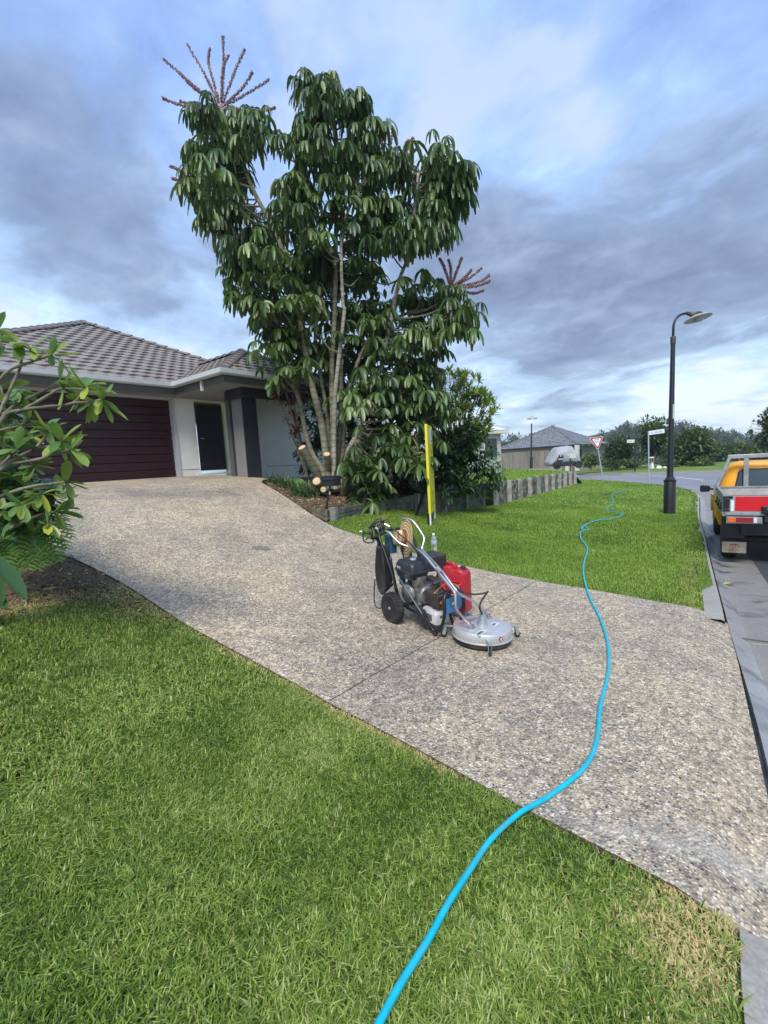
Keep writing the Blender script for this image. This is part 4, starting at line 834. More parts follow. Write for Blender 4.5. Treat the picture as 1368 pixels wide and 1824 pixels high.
# ================================================================== RETAINING WALLS
def retaining(name, lab, A, B_, npost, h_top, zb, mat, pm_, rows=4, pw=.12, proud=.10):
    A = np.array(A, float); B_ = np.array(B_, float); D = unit(B_-A); Nn = np.array([D[1], -D[0]])
    if Nn[0] < 0: Nn = -Nn
    t = thing(name, lab, 'wall', (A[0], A[1], float(zb(A[0]+.3, A[1])))); Lw = np.linalg.norm(B_-A); u = np.array([D[0], D[1], 0]); n3 = np.array([Nn[0], Nn[1], 0])
    for i in range(npost):
        s = Lw*(i/(npost-1))**.97; p = A+D*s; z0 = float(zb(p[0]+.2, p[1]))-.1; z1_ = float(h_top(p[1]))+.035+r_.uniform(-.02, .02); lean = r_.uniform(-.012, .02)
        m = MB(); m.cur = 0; c = V3((p[0], p[1], 0)); 
        lo = [c+u*a*pw/2+n3*(b_) + V3((0, 0, z0)) for a, b_ in ((-1, -.02), (1, -.02), (1, proud), (-1, proud))]; hi = [q+V3((0, 0, z1_-z0))-n3*(z1_-z0)*lean for q in lo]; m.loft([lo, hi])
        m.build('post', pm_, t, bevel=.006)
    for i in range(npost-1):
        s0, s1 = Lw*(i/(npost-1))**.97, Lw*((i+1)/(npost-1))**.97; p0, p1 = A+D*(s0+.012), A+D*(s1-.012)
        for k in range(rows):
            j = r_.uniform(-.008, .012); f0, f1 = k/rows, (k+1)/rows; q = []
            for p in (p0, p1):
                zlo = float(zb(p[0]+.3, p[1]))-.08; zh = float(h_top(p[1])); H = zh-zlo; a_ = zlo+H*f0+.004; c_ = zlo+H*f1-.004
                q.append([V3((p[0], p[1], a_))+n3*(.0+j), V3((p[0], p[1], c_))+n3*(.0+j), V3((p[0], p[1], c_))-n3*.07, V3((p[0], p[1], a_))-n3*.07])
            MB().loft(q).build('sleeper', mat, t, bevel=.005)
    return t
retaining('retaining_wall', 'low dark timber sleeper retaining wall under the shrubs behind the yellow sign', W1A, W1B, 6, wtop, zt, 'sleeper_dark', 'post_grey', 3)
retaining('retaining_wall', 'pale weathered timber retaining wall with many upright posts holding the neighbouring lawn', W2A, W2B, 11, wtop, zt, 'sleeper_pale', 'post_pale', 4, .10, .14)
m = MB(); p0, p1 = np.array([-6.1, 6.1]), np.array([-6.75, 6.22])
m.b2((-6.55, 6.02, .45), (-6.13, 6.085, .83)); o = m.build('edging_sleeper', 'sleeper_dark', bevel=.005); tag(o, 'short dark timber sleeper end closing the garden bed by the letterbox', 'sleeper')

# ================================================================== LETTERBOX
lb = P(577, 908, 8.75); lb[2] = float(zt(lb[0], lb[1])); t = thing('letterbox', 'black metal letterbox on a leaning black post in front of the umbrella tree stumps', 'letterbox', lb)
tp = P(588, 866, 8.75); MB().tube([lb-V3((0, 0, .1)), lb+(tp-lb)*.5+cr*.005, tp], .022, 8).build('post', 'black_paint', t, smooth=True)
hx = unit(cr*.86-cf*.5)*1.; hx[2] = 0; hx = unit(hx); hy = np.array([-hx[1], hx[0], 0.]); B = np.array([hx, hy, [0, 0, 1.]])
c = P(590, 858, 8.75); MB().box(c+V3((0, 0, -.02)), (.30, .22, .12), B).build('box', 'black_paint', t, bevel=.01)
prf = [(-.135, 0), (-.13, .02), (-.09, .06), (0, .075), (.09, .06), (.13, .02), (.135, 0)]
m = MB(); m.prism(prf, c-hx*.17+V3((0, 0, .04)), hy, (0, 0, 1), .34); m.build('lid', 'black_paint', t, smooth=True)
m = MB(); m.box(P(587.6, 878.5, 8.70), (.018, .012, .055), B); m.build('number_plate', 'label_pale', t)

# ================================================================== ESTATE AGENT SIGN
s0 = P(769, 935, 9.55); s1 = P(776.5, 925, 10.4); s0[2] = float(zt(s0[0], s0[1])); s1[2] = float(zt(s1[0], s1[1]))
t = thing('sign_board', 'tall yellow sign board seen nearly edge-on, on two white legs in the grass', 'sign', s0)
ud = s1-s0; ud[2] = 0; wd_ = np.linalg.norm(ud); ud = unit(ud); fn = np.array([ud[1], -ud[0], 0.]); fn = fn if fn@(-s0) > 0 else -fn
ztop, zbot = P(760, 757, 9.6)[2], P(764, 915, 9.6)[2]
for s_ in (s0, s1):
    m = MB(); m.box(V3((s_[0], s_[1], (s_[2]-.1+zbot)/2))-fn*.02, (.05, .03, zbot-s_[2]+.1), np.array([ud, -fn, [0, 0, 1.]])); m.build('leg', 'sign_white', t)
a = s0-ud*.03; m = MB(); m.prism([(0, zbot), (wd_+.06, zbot), (wd_+.06, ztop), (0, ztop)], V3((a[0], a[1], 0))+fn*.0, ud, (0, 0, 1), -.05 if np.cross(ud, (0, 0, 1))@fn > 0 else .05); m.build('board', 'sign_yellow', t)
def onb(x0, x1, z0, z1_, mat, nm, k=.002):
    m = MB(); m.prism([(x0, z0), (x1, z0), (x1, z1_), (x0, z1_)], V3((a[0], a[1], 0))+fn*k, ud, (0, 0, 1), .002); m.build(nm, mat, t)
H_ = ztop-zbot; onb(.42, .80, ztop-H_*.21, ztop-.05, 'sign_white', 'photo_panel'); onb(.56, .68, ztop-H_*.19, ztop-H_*.165, 'ink', 'emblem', .005)
onb(.45, .82, ztop-H_*.32, ztop-H_*.275, 'sign_faint', 'text_line')
for i, k in enumerate((.40, .43, .52, .55, .60)): onb(.40, .80-.06*(i % 2), ztop-H_*k, ztop-H_*(k-.012), 'sign_faint', 'text_line')
onb(.42, .70, ztop-H_*.80, ztop-H_*.76, 'sign_faint', 'text_line'); onb(.42, .72, ztop-H_*.92, ztop-H_*.885, 'sign_faint', 'text_line')
bk = P(742, 932, 10.3); bk[2] = float(zt(bk[0], bk[1])); m = MB(); m.tube([bk, P(757, 872, 10.3), P(764, 840, 10.2)], .035, 6); m.build('brace', 'black_paint', t)
m = MB(); m.tube([V3((s0[0], s0[1], s0[2]-.05))-fn*.06-ud*.03, V3((s0[0], s0[1], zbot+.02))-fn*.06-ud*.03], .018, 6); m.build('stake', 'black_paint', t)

# ================================================================== STREET LAMPS AND SIGNS
def street_lamp(lab, base, top, s=1., arm=None, fine=True):
    base = V3(base); H = top[2]-base[2]; t = thing('street_lamp', lab, 'street lamp', base, 'street lamps on the verges'); lean = (V3(top)-base)/H; lean[2] = 1
    at = lambda h: base+lean*h
    m = MB(); m.lathe(base-V3((0, 0, .1)), lean, [(.155*s, 0), (.155*s, 1.0*s), (.15*s, 1.02*s), (.165*s, 1.05*s), (.165*s, 1.08*s), (.13*s, 1.11*s), (.095*s, 1.19*s), (.085*s, 1.2*s)], 20); m.build('base_sleeve', 'black_paint', t, smooth=True)
    m = MB(); m.lathe(at(1.0*s), lean, [(.085*s, 0), (.06*s, H*.86-1.0*s-.1), (.06*s, H*.86-1.0*s)], 16); m.build('pole', 'black_paint', t, smooth=True)
    m = MB(); m.lathe(at(H*.86-.12), lean, [(.068*s, 0), (.072*s, .02), (.072*s, .22), (.05*s, .24)], 16); m.build('collar', 'dark_metal', t, smooth=True)
    return t, at, H
lbse = P(1192, 915, 13.35); lt = P(1200, 556, 13.35)
t, at, H = street_lamp('tall black street lamp with curved arm and disc shade on the verge behind the ute', lbse, lt)
ah = unit(cr*1.0+cf*.25); ah[2] = 0; ah = unit(ah)
pts = [at(H*.86), at(H*.92)] + [at(H*.92)+ah*(.42*(1-math.cos(x)))+V3((0, 0, .42*math.sin(x)))*1. for x in np.linspace(.15, 1.35, 8)]
hp = pts[-1]; pts += [hp+ah*.22+V3((0, 0, .03))]; MB().tube(pts, .034, 10).build('arm', 'black_paint', t, smooth='full')
sc_ = P(1243, 566, 13.3); ax = unit(V3((0, 0, 1))-cr*.13+cf*.12)
MB().lathe(sc_, ax, [(.35, -.03), (.355, -.02), (.27, .035), (.15, .07), (0, .085)], 32, sy=1.).build('shade', 'lamp_shade', t, smooth=True)
MB().lathe(sc_, ax, [(0, -.10), (.11, -.10), (.125, -.07), (.13, -.03), (.34, -.028), (.345, -.022)], 32).build('lens', 'lamp_shade', t, smooth=True)
m = MB(); m.tube([pts[-1]-ah*.12, sc_+ax*.085-ah*.12, sc_+ax*.10+ah*.1, sc_+ax*.105+ah*.22], [.04, .085, .095, .05], 10, flat=.55); m.build('lamp_housing', 'dark_metal', t, smooth='full')
m = MB(); m.box(P(1199.5, 733, 13.25), (.03, .006, .42)); m.build('number_strip', 'label_pale', t)
b_ = P(946, 832, 37); t_ = P(947, 745, 37); t, at, H = street_lamp('distant thin street lamp in front of the wooden fence and grey tiled house', b_, t_, .8)
MB().lathe(P(948, 744.5, 37), (0, 0, 1), [(.42, -.08), (.40, -.02), (.12, .10), (0, .22)], 16).build('shade', 'lamp_shade', t, smooth=True)

# give way sign
gb = P(1074, 851, 31.5); gt = P(1061.5, 779, 31.5); gc = P(1062.5, 786.5, 31.4)
t = thing('give_way_sign', 'red bordered white triangular give way sign on a leaning pole', 'road sign', gb)
MB().tube([gb-V3((0, 0, .1)), gt], .042, 8).build('pole', 'galv', t, smooth=True)
gx = unit(cr*.97+cf*.12+cu_*.13); gy_ = unit(cu_*1.-cr*.13 - gx*((cu_-cr*.13)@gx)); gn = np.cross(gx, gy_)
def tri(sz, k, mat, nm, th=.01):
    pts = []
    for j in range(3):
        a_ = math.pi/2+math.pi+j*2*math.pi/3
        for e in (-.10, .10): pts.append((math.cos(a_+e)*sz, math.sin(a_+e)*sz))
    MB().prism(pts, gc+gn*k, gx, gy_, th).build(nm, mat, t)
tri(.53, .03, 'sign_white', 'edge_plate'); tri(.495, .041, 'sign_red', 'border', .004); tri(.34, .046, 'sign_white', 'face', .004)
textmesh('GIVE', .17, gc+gn*.053+gy_*.105, gx, gy_, 'lettering', 'ink', t); textmesh('WAY', .17, gc+gn*.053-gy_*.045, gx, gy_, 'lettering', 'ink', t)
# street name signs
def street_sign(lab, base, top, x1y1, d, d2, post='galv', r=.035, hb=.22):
    b_ = P(*base, d); t = thing('street_name_sign', lab, 'street sign', b_, 'street name signs'); tpt = P(*top, d)
    MB().tube([b_-V3((0, 0, .1)), tpt], r, 8).build('post', post, t, smooth=True)
    e = P(*x1y1, d2); ux = e-(tpt-V3((0, 0, hb*.5))); Lb = np.linalg.norm(ux); ux = unit(ux); uy = unit(V3((0, 0, 1))-ux*ux[2]); o_ = tpt-V3((0, 0, hb)); nn = np.cross(ux, uy)
    MB().prism([(0, 0), (Lb, 0), (Lb, hb), (0, hb)], o_, ux, uy, .03).build('blade', 'sign_white', t, bevel=.004)
    sgn = .031 if nn@(EYE-o_) > 0 else -.003
    q = MB(); k = .16*Lb; rr = random.Random(3)
    while k < Lb*.92:
        w_ = rr.uniform(.04, .075); 
        if rr.random() > .13: q.prism([(k, hb*.3), (k+w_*.8, hb*.3), (k+w_*.8, hb*.38), (k+w_*.35, hb*.38), (k+w_*.35, hb*.7), (k, hb*.7)], o_+nn*sgn, ux, uy, .002)
        k += w_+.02
    q.build('lettering', 'ink', t); return t
street_sign('white street name blade on a tall pale grey post left of the big black lamp', (1156, 861), (1155, 768), (1183, 767.5), 25.0, 25.3)
street_sign('smaller white street name blade on a dark post across the road', (1131, 839), (1131.5, 783), (1117, 786), 38.5, 38.3, 'black_paint', .06, .26)

# ================================================================== STREET LAMP SHADE IS METAL; NEIGHBOURING HOUSES
n2 = thing('neighbour_house', 'pale neighbouring house with wide cream eave showing past the frangipani tree', 'house', P(850, 840, 31))
ec = P(906, 766, 29); z_e = ec[2]; m = MB()
yl = unit(V3((-.35, -1, 0))); xl = unit(V3((-1, .30, 0)))
c0 = ec; c1 = ec+xl*11; c2 = ec+yl*11
def slab(c0, c1, c2, c3, th): return [list(map(V3, (c0, c1, c2, c3))), [V3(q)+V3((0, 0, th)) for q in (c0, c1, c2, c3)]]
MB().loft(slab(ec, ec+yl*11, ec+yl*11+xl*11, ec+xl*11, -.20)).build('eave', 'cream', n2)
ap = ec+yl*5.5+xl*5.5+V3((0, 0, 2.7)); m = MB(); e4 = [ec+V3((0, 0, .02)), ec+yl*11+V3((0, 0, .02)), ec+yl*11+xl*11+V3((0, 0, .02)), ec+xl*11+V3((0, 0, .02))]; m.add(e4+[ap], [(0, 1, 4), (1, 2, 4), (2, 3, 4), (3, 0, 4)]); m.build('roof', 'cream', n2)
w0 = ec+yl*.35+xl*.35; m = MB(); m.loft(slab(w0, w0+yl*9.5, w0+yl*9.5+xl*9.5, w0+xl*9.5, -2.6)); 
m2 = MB(); m2.loft([[V3(q)+V3((0, 0, h)) for q in (w0, w0+yl*9.5, w0+yl*9.5+xl*9.5, w0+xl*9.5)] for h in (-2.9, -.2)]); m2.build('wall', 'wall_pale', n2)
nn = np.cross(yl, (0, 0, 1)); nn = nn*np.sign(nn@(EYE-w0))
for k, (x0, x1) in enumerate(((.35, 1.5), (2.2, 4.0))): 
    MB().prism([(x0, -1.7), (x1, -1.7), (x1, -.4), (x0, -.4)], w0+nn*.02, yl, (0, 0, 1), .03).build('window_frame', 'sign_white', n2)
    MB().prism([(x0+.06, -1.64), (x1-.06, -1.64), (x1-.06, -.46), (x0+.06, -.46)], w0+nn*.06, yl, (0, 0, 1), .01).build('window', 'dark_glass', n2)

h3 = thing('tiled_house', 'distant house with grey tiled hip roof beyond the wooden fence', 'house', P(1000, 825, 48))
zr = 2.30
def at_z(px, py, z): r = RW@np.array([(px-IW/2)/FPX, -(py-IH/2)/FPX, 1.]); return EYE + r*((z-EYE[2])/r[2])
C1 = P(1030, 794, 44); C1[2] = zr; C0 = P(886, 803, 50); C0[2] = zr; ex = unit(C0-C1); bkd = np.array([ex[1], -ex[0], 0.]); bkd = bkd*np.sign(bkd@cf); Lh = np.linalg.norm(C0-C1)
m = MB(); dp = 9.; c2, c3 = C0+bkd*dp, C1+bkd*dp; rA = C1+ex*(dp/2)+bkd*dp/2+V3((0, 0, 2.3)); rB = C0-ex*(dp/2)+bkd*dp/2+V3((0, 0, 2.3))
roof_face(m, C1, C0, rA, rB, 15, du=.15); roof_face(m, c3, C1, rA, rA, 15, du=.15); roof_face(m, C0, c2, rB, rB, 15, du=.3)
q1 = C1+ex*7.5-bkd*2.6; q0 = C1+ex*13.5-bkd*2.6
m.build('roof', 'roof_tile_grey', h3, fix=False); m = MB(); ridge_caps(m, C1, rA); ridge_caps(m, C0, rB); ridge_caps(m, rA, rB); m.build('ridge_tiles', 'roof_tile_grey', h3, fix=False)
wp = [C1+ex*.6+bkd*.6, C0-ex*.6+bkd*.6, c2-ex*.6-bkd*.6, c3+ex*.6-bkd*.6]; MB().loft([[V3(q)+V3((0, 0, h)) for q in wp] for h in (-3.2, -.12)]).build('wall', 'wall_brown', h3)
gg = MB(); gg.tube([C1-V3((0, 0, .06)), C0-V3((0, 0, .06))], .07, 6); gg.build('gutter', 'black_paint', h3)
for k, x in enumerate((.15, 1.1)): MB().box(C1+ex*x+bkd*.1+V3((0, 0, -1.3)), (.35, .35, 2.5), np.array([ex, bkd, [0, 0, 1.]])).build('pier', 'cream', h3)
for k, x in enumerate((.6, 3.0)):
    MB().box(C1+ex*x+bkd*.58+V3((0, 0, -1.2)), (1.5, .06, 1.5), np.array([ex, bkd, [0, 0, 1.]])).build('window', 'dark_glass', h3)
# paling fence
fe = thing('paling_fence', 'weathered wooden paling fence in front of the grey tiled house', 'fence', P(930, 832, 40))
F0, F1 = P(978, 833, 38.5), P(872, 836, 43); F0[2] = F1[2] = .40; fx = unit(F1-F0); Lf = np.linalg.norm(F1-F0); n = int(Lf/.115); m = MB()
for i in range(n): m.box(F0+fx*(i*.115)+V3((0, 0, .72+r_.uniform(-.012, .012))), (.10, .02, 1.5), np.array([fx, [-fx[1], fx[0], 0], [0, 0, 1.]]))
m.build('palings', 'fence_wood', fe); m = MB()
for z_ in (.3, 1.2): m.tube([F0+V3((0, .06, z_)), F1+V3((0, .06, z_))], .03, 4)
m.build('rail', 'fence_wood', fe)
# covered car
cc = P(1002, 832, 36.5); t = thing('covered_car', 'car under a loose grey tarpaulin with its dark front corner showing by the fence', 'car', cc)
secs = []; r2 = random.Random(9)
for i, (s_, h_, w_) in enumerate(((-1.32, .35, .7), (-1.12, .62, .8), (-.92, .98, .85), (-.72, 1.36, .9), (-.58, 1.50, .9), (-.2, 1.50, .9), (.2, 1.56, .9), (.46, 1.50, .9), (.62, 1.46, .9), (.85, 1.05, .88), (1.05, .78, .85), (1.2, .40, .8))):
    q = []
    for k in range(17):
        a_ = math.pi*k/16; rr = 1+.06*math.sin(k*2.9+i*1.3)+.05*r2.uniform(-1, 1); x = math.cos(a_)*w_*abs(math.cos(a_))**-.3*rr if abs(math.cos(a_)) > .05 else 0; z_ = (abs(math.sin(a_))**.4)*h_*rr
        x = max(-w_*1.12, min(w_*1.12, x)); q.append(cc+cr*s_*[1, 1, 0]+unit(cf*[1, 1, 0])*x+V3((0, 0, .12+max(0, z_)+.03*math.sin(s_*9+k))))
    secs.append(q)
MB().loft(secs).build('tarpaulin', 'tarp', t, smooth='full', sub=1)
m = MB(); m.box(cc+cr*.25+V3((0, 0, .32)), (2.0, 1.5, .45), np.array([unit(cr*[1, 1, 0]), unit(cf*[1, 1, 0]), [0, 0, 1.]])); m.build('car_body', 'black_plastic', t, bevel=.08)
m = MB(); m.prism([(-.95, .15), (-.55, .25), (-.30, .75), (-.38, 1.0), (-.55, .78), (-.62, 1.02), (-.80, .70)], cc-cf*[1, 1, 0]*1.02, unit(cr*[1, 1, 0]), (0, 0, 1), .04); m.build('front_corner', 'black_plastic', t)
m = MB(); m.box(cc-cf*[1, 1, 0]*1.08-cr*.55*[1, 1, 0]+V3((0, 0, .66)), (.38, .03, .05), np.array([unit(cr*[1, 1, 0]), unit(cf*[1, 1, 0]), [0, 0, 1.]])); m.build('trim_strip', 'sign_white', t)
for sx in (-.75, .95): MB().lathe(cc+cr*sx*[1, 1, 0]-cf*[1, 1, 0]*.80+V3((0, 0, .16)), cf*[1, 1, 0], [(0, -.1), (.28, -.1), (.30, 0), (.28, .1), (0, .1)], 16).build('wheel', 'rubber', t)
# mailbox by the wall end
mbx = P(1016, 839, 28.6); t = thing('mailbox', 'cream mailbox on a dark post just past the end of the pale retaining wall', 'letterbox', mbx)
MB().tube([mbx-V3((0, 0, .6)), P(1016, 815, 28.6)], .05, 6).build('post', 'sleeper_dark', t)
m = MB(); m.prism([(-.22, 0), (.22, 0), (.22, .16), (.19, .26), (-.19, .26), (-.22, .16)], P(1010.8, 816, 28.4), unit(cr*[1, 1, 0]+cf*[1, 1, 0]*.4), (0, 0, 1), .2)
m.v = [tuple(V3(v)+cr*.18) for v in m.v]; m.build('box', 'cream', t)

# ================================================================== DISTANT VEGETATION
def crown_parts(c, rx_, ry_, rz_, n, leaf, tmu=.4, lump=6, K=1, ts=.18):
    """leaf clumps filling lumpy sub-volumes round a centre"""
    out = []; c = V3(c)
    for k in range(lump):
        o_ = RNG.normal(size=3); o_ = o_/np.linalg.norm(o_)*RNG.uniform(.25, .72); lc = c+o_*[rx_, ry_, rz_]; lr = RNG.uniform(.38, .58); m_ = n//lump
        d_ = nrm(RNG.normal(size=(m_, 3))); q = RNG.random(m_)**.33; ps = lc+d_*q[:, None]*[rx_*lr, ry_*lr, rz_*lr]
        dr = d_+RNG.normal(0, .6, (m_, 3))+[0, 0, -.2]; out.append(leaves(ps, dr, RNG.uniform(.6, 1.3, m_)*leaf, RNG.uniform(.45, .8, m_)*leaf, .4, K, [1., .5] if K == 1 else None, .2, tint=np.clip(RNG.normal(tmu+RNG.normal(0, .10), ts, m_), 0, 1)))
    return out
def far_tree(lab, px, py, rpx, rpy, d, base, n=1500, tmu=.4, name='tree', cat_='tree', mat='leaf_far', leaf=None, lump=9, ts=.18):
    c = P(px, py, d); s = d/FPX; b_ = P(*base, d); t = thing(name, lab, cat_, b_); leaf = leaf or .32
    leafobj('crown', crown_parts(c, rpx*s, rpx*s, rpy*s, n, leaf, tmu, lump, ts=ts), mat, t)
    m = MB(); top = c-V3((0, 0, rpy*s*.1)); m.tube([b_-V3((0, 0, .2)), (b_+top)/2+cr*.1, top], [.16 if cat_ == 'tree' else .05, .12 if cat_ == 'tree' else .04, .05], 7)
    for k in range(4): e = c+V3(RNG.normal(size=3))*[rpx*s*.45, rpx*s*.45, rpy*s*.35]; m.tube([(b_*.4+top*.6), e], [.07, .02], 5)
    m.build('trunk' if cat_ == 'tree' else 'stem', 'bark', t); return t
far_tree('tall feathery green tree with a leaning bare trunk behind the street name sign', 1172, 778, 34, 40, 43, (1160, 832), 3600, .42, leaf=.30, lump=14)
far_tree('broad dark green tree with yellowish top right of the big black lamp', 1228, 800, 42, 42, 45, (1225, 842), 5200, .36, leaf=.34, lump=18, ts=.22)
far_tree('dark rounded tree behind the give way sign pole', 1100, 802, 38, 24, 44, (1100, 834), 2600, .18, leaf=.28, lump=12)
far_tree('bushy green shrub in front of the tiled house beside the covered car', 1052, 821, 24, 11, 40, (1052, 834), 1100, .5, 'bush', 'shrub', leaf=.22, lump=7)
far_tree('low dark hedge bush behind the give way sign', 1090, 827, 18, 6, 41.5, (1090, 835), 700, .3, 'bush', 'shrub', leaf=.2, lump=6)
far_tree('low hedge bush right of the give way sign', 1125, 826, 20, 7, 42.5, (1125, 836), 800, .4, 'bush', 'shrub', leaf=.2, lump=6)
far_tree('green bush below the dark tree at the far roadside', 1195, 828, 18, 9, 42.5, (1195, 838), 700, .5, 'bush', 'shrub', leaf=.22, lump=6)
far_tree('bright green bush at the foot of the broad dark tree', 1245, 830, 26, 10, 41.5, (1245, 841), 1000, .55, 'bush', 'shrub', leaf=.24, lump=7)
far_tree('green tree rising behind the ute at the right edge', 1388, 752, 42, 58, 33, (1392, 850), 5200, .38, leaf=.28, lump=18)
far_tree('yellowish green tree behind the ute tray frame', 1322, 806, 24, 16, 60, (1322, 846), 1600, .62, leaf=.45, lump=8)
far_tree('mid green tree between the broad dark tree and the ute', 1285, 812, 24, 24, 58, (1285, 846), 2200, .42, leaf=.45, lump=10)
far_tree('small yellowish green tree behind the ute cab', 1360, 812, 26, 14, 62, (1360, 846), 1400, .6, leaf=.45, lump=8)
# wooded hills: far-off bush that reads as one mass
SX = [700, 860, 940, 975, 1000, 1045, 1075, 1100, 1130, 1150, 1200, 1260, 1270, 1290, 1310, 1318, 1335, 1368, 1500, 1700]; SY = [778, 776, 769, 767, 771, 769, 762, 757, 750, 748, 748, 757, 762, 765, 764, 770, 766, 768, 770, 770]
FP_ = []
for (d0, nn_, drop, rp, tm) in ((230, 120, 8, 13, .35), (170, 110, 18, 13, .35), (125, 100, 30, 14, .42), (90, 80, 44, 14, .5)):
    for _ in range(nn_):
        px = r_.uniform(840, 1500); py = np.interp(px, SX, SY)+drop+r_.uniform(-3, 9); d = d0*r_.uniform(.9, 1.1); s = d/FPX; rr = rp*r_.uniform(.7, 1.25)
        FP_ += crown_parts(P(px, py+rr*.3, d), rr*s, rr*s, rr*s*1.0, 150, 2.6*s*1.0+.25, tm+r_.gauss(0, .1), 4)
        FP_ += [leaves((P(px, py+rr*1.2, d)+RNG.normal(0, rr*s*.5, (30, 3))), RNG.normal(size=(30, 3)), 4*s, 4*s, .2, 1, [1, .6], .2, tint=np.full(30, .1))]
tag(leafobj('forest', FP_, 'leaf_hill', origin=P(1100, 800, 170)), kind='stuff')
hm = MB()
for (d0, drop) in ((245, 14), (185, 26), (135, 40), (95, 52)):
    xs = np.linspace(780, 1600, 40); secs = []
    for x in xs:
        p = P(x, np.interp(x, SX, SY)+drop, d0); q = p+cf*[1, 1, 0]*25; secs.append([(p[0], p[1], -4.4), tuple(p), tuple(q+V3((0, 0, .6)))])
    hm.add([p for s_ in secs for p in s_], [(i*3+j, i*3+j+1, (i+1)*3+j+1, (i+1)*3+j) for i in range(39) for j in range(2)])
hm.build('hills', 'leaf_hill', smooth='full')['kind'] = 'structure'
# white bags, rock and small marker on the far verge
for (x, y, rx_, ry_, lab) in ((1160.5, 831, 4, 6.5, 'white upright bag on the far verge behind the street name post'), (1173, 833, 5, 3.2, 'white crumpled bag lying on the far verge'), (1184, 832.5, 4, 1.5, 'low white slab on the far verge left of the big lamp')):
    c = P(x, y, 41.5); s = 41.5/FPX; m = MB(); m.lathe(c-V3((0, 0, ry_*s)), (0, 0, 1), [(rx_*s*.8, 0), (rx_*s, ry_*s*.5), (rx_*s*.9, ry_*s*1.3), (rx_*s*.5, ry_*s*1.9), (0, ry_*s*2)], 9); m.v = [tuple(V3(v)+RNG.normal(0, .02, 3)) for v in m.v]
    tag(m.build('bag', 'white_bag', origin=c-V3((0, 0, ry_*s))), lab, 'bag')
c = P(1160, 815, 41); MB().box(c, (.45, .1, .12)).build('meter_box', 'sign_white', origin=c); o = bpy.data.objects['meter_box']; tag(o, 'small white box on a stake above the white bags', 'box')
m = MB(); m.tube([c-V3((0, 0, .9)), c], .03, 5); q_ = m.build('stake', 'galv'); q_.parent = o; q_.location = tuple(-c)

# ================================================================== PRESSURE WASHER
WO = np.array([-2.713, 3.466, .066]); kk = .56
WV = unit(V3((.784*math.sqrt(1-kk*kk)-.62*kk, .62*math.sqrt(1-kk*kk)+.784*kk, 0))); WU = V3((WV[1], -WV[0], 0)); tilt = -.075
WUt = unit(WU+V3((0, 0, tilt))); WW = np.cross(WUt, WV); WW = WW*np.sign(WW[2])
def W(u, v, z): return WO+WUt*u+WV*v+WW*z
WB = np.array([WUt, WV, WW])
t = thing('pressure_washer', 'black and blue petrol pressure washer on two black wheels standing on the driveway', 'pressure washer', WO)
def wbox(lo, hi, nm, mat, par=t, bev=.006):
    lo, hi = np.array(lo, float), np.array(hi, float); c = (lo+hi)/2; return MB().box(W(*c), hi-lo, WB).build(nm, mat, par, bevel=bev)
for v0, s_ in ((0, -1), (.56, 1)):
    m = MB(); c = W(0, v0, .151); prof = [(.080, -.036), (.105, -.046), (.132, -.046), (.146, -.034), (.151, 0), (.146, .034), (.132, .046), (.105, .046), (.080, .036)]
    m.lathe(c, WV, prof, 40)
    for k in range(26):
        a_ = 2*math.pi*k/26; rd = WUt*math.cos(a_)+WW*math.sin(a_); tn = -WUt*math.sin(a_)+WW*math.cos(a_)
        for q in (-.022, .022): m.box(c+rd*.149+WV*q, (.016, .024, .008), np.array([tn, WV, rd]))
    tyre = m.build('tyre', 'rubber', None, smooth=True)
    wm = MB(); wm.lathe(c, WV*s_, [(0, -.02), (.078, -.02), (.078, .024), (.060, .010), (.034, .012), (.034, .034), (0, .034)], 28); wheel = wm.build('wheel', 'black_plastic', t, smooth=True)
    wb_ = MB(); wb_.lathe(c+WV*s_*.034, WV*s_, [(.017, 0), (.017, .006), (.010, .012), (0, .013)], 16); hb = wb_.build('hub_cap', 'galv', t, smooth=True); hb.parent = wheel
    for v_ in tyre.data.vertices: v_.co = Vector(tuple(np.array(v_.co)-WO))
    tyre.parent = wheel
fr = MB()
for v0 in (.09, .45):
    fr.tube(list(smooth_poly([W(-.16, v0, .62), W(-.10, v0, .42), W(-.02, v0, .24), W(.10, v0, .175), W(.28, v0, .165), W(.36, v0+(.03 if v0 < .2 else -.03), .14), W(.43, v0+(.05 if v0 < .2 else -.05), .055), W(.47, v0+(.06 if v0 < .2 else -.06), .032), W(.52, v0+(.06 if v0 < .2 else -.06), .06), W(.58, v0+(.06 if v0 < .2 else -.06), .16), W(.60, v0+(.06 if v0 < .2 else -.06), .27), W(.58, v0+(.07 if v0 < .2 else -.07), .37), W(.56, v0+(.12 if v0 < .2 else -.12), .42), W(.56, .27, .425)], 4)), .016, 9)
fr.tube([W(0, -.03, .151), W(0, .59, .151)], .010, 8); fr.tube([W(.25, .09, .165), W(.25, .45, .165)], .014, 8); fr.tube([W(.08, .09, .17), W(.08, .45, .17)], .014, 8)
fr.build('frame', 'black_paint', t, smooth='full')
m = MB(); m.lathe(W(.47, .15, .004), WW, [(.026, 0), (.026, .02), (.018, .03)], 12); m.build('foot', 'rubber', t); m = MB(); m.lathe(W(.47, .39, .004), WW, [(.026, 0), (.026, .02), (.018, .03)], 12); m.build('foot', 'rubber', t)
m = MB()
for v0 in (.06, .47): m.tube(list(smooth_poly([W(-.02, v0, .30), W(-.08, v0, .46), W(-.22, v0, .68), W(-.30, v0, .80), W(-.33, v0+(.04 if v0 < .2 else -.04), .84), W(-.34, .27, .855)], 4)), .014, 9)
m.build('handlebar', 'black_paint', t, smooth='full')
wbox((.06, .10, .185), (.34, .44, .20), 'engine_plate', 'dark_metal')
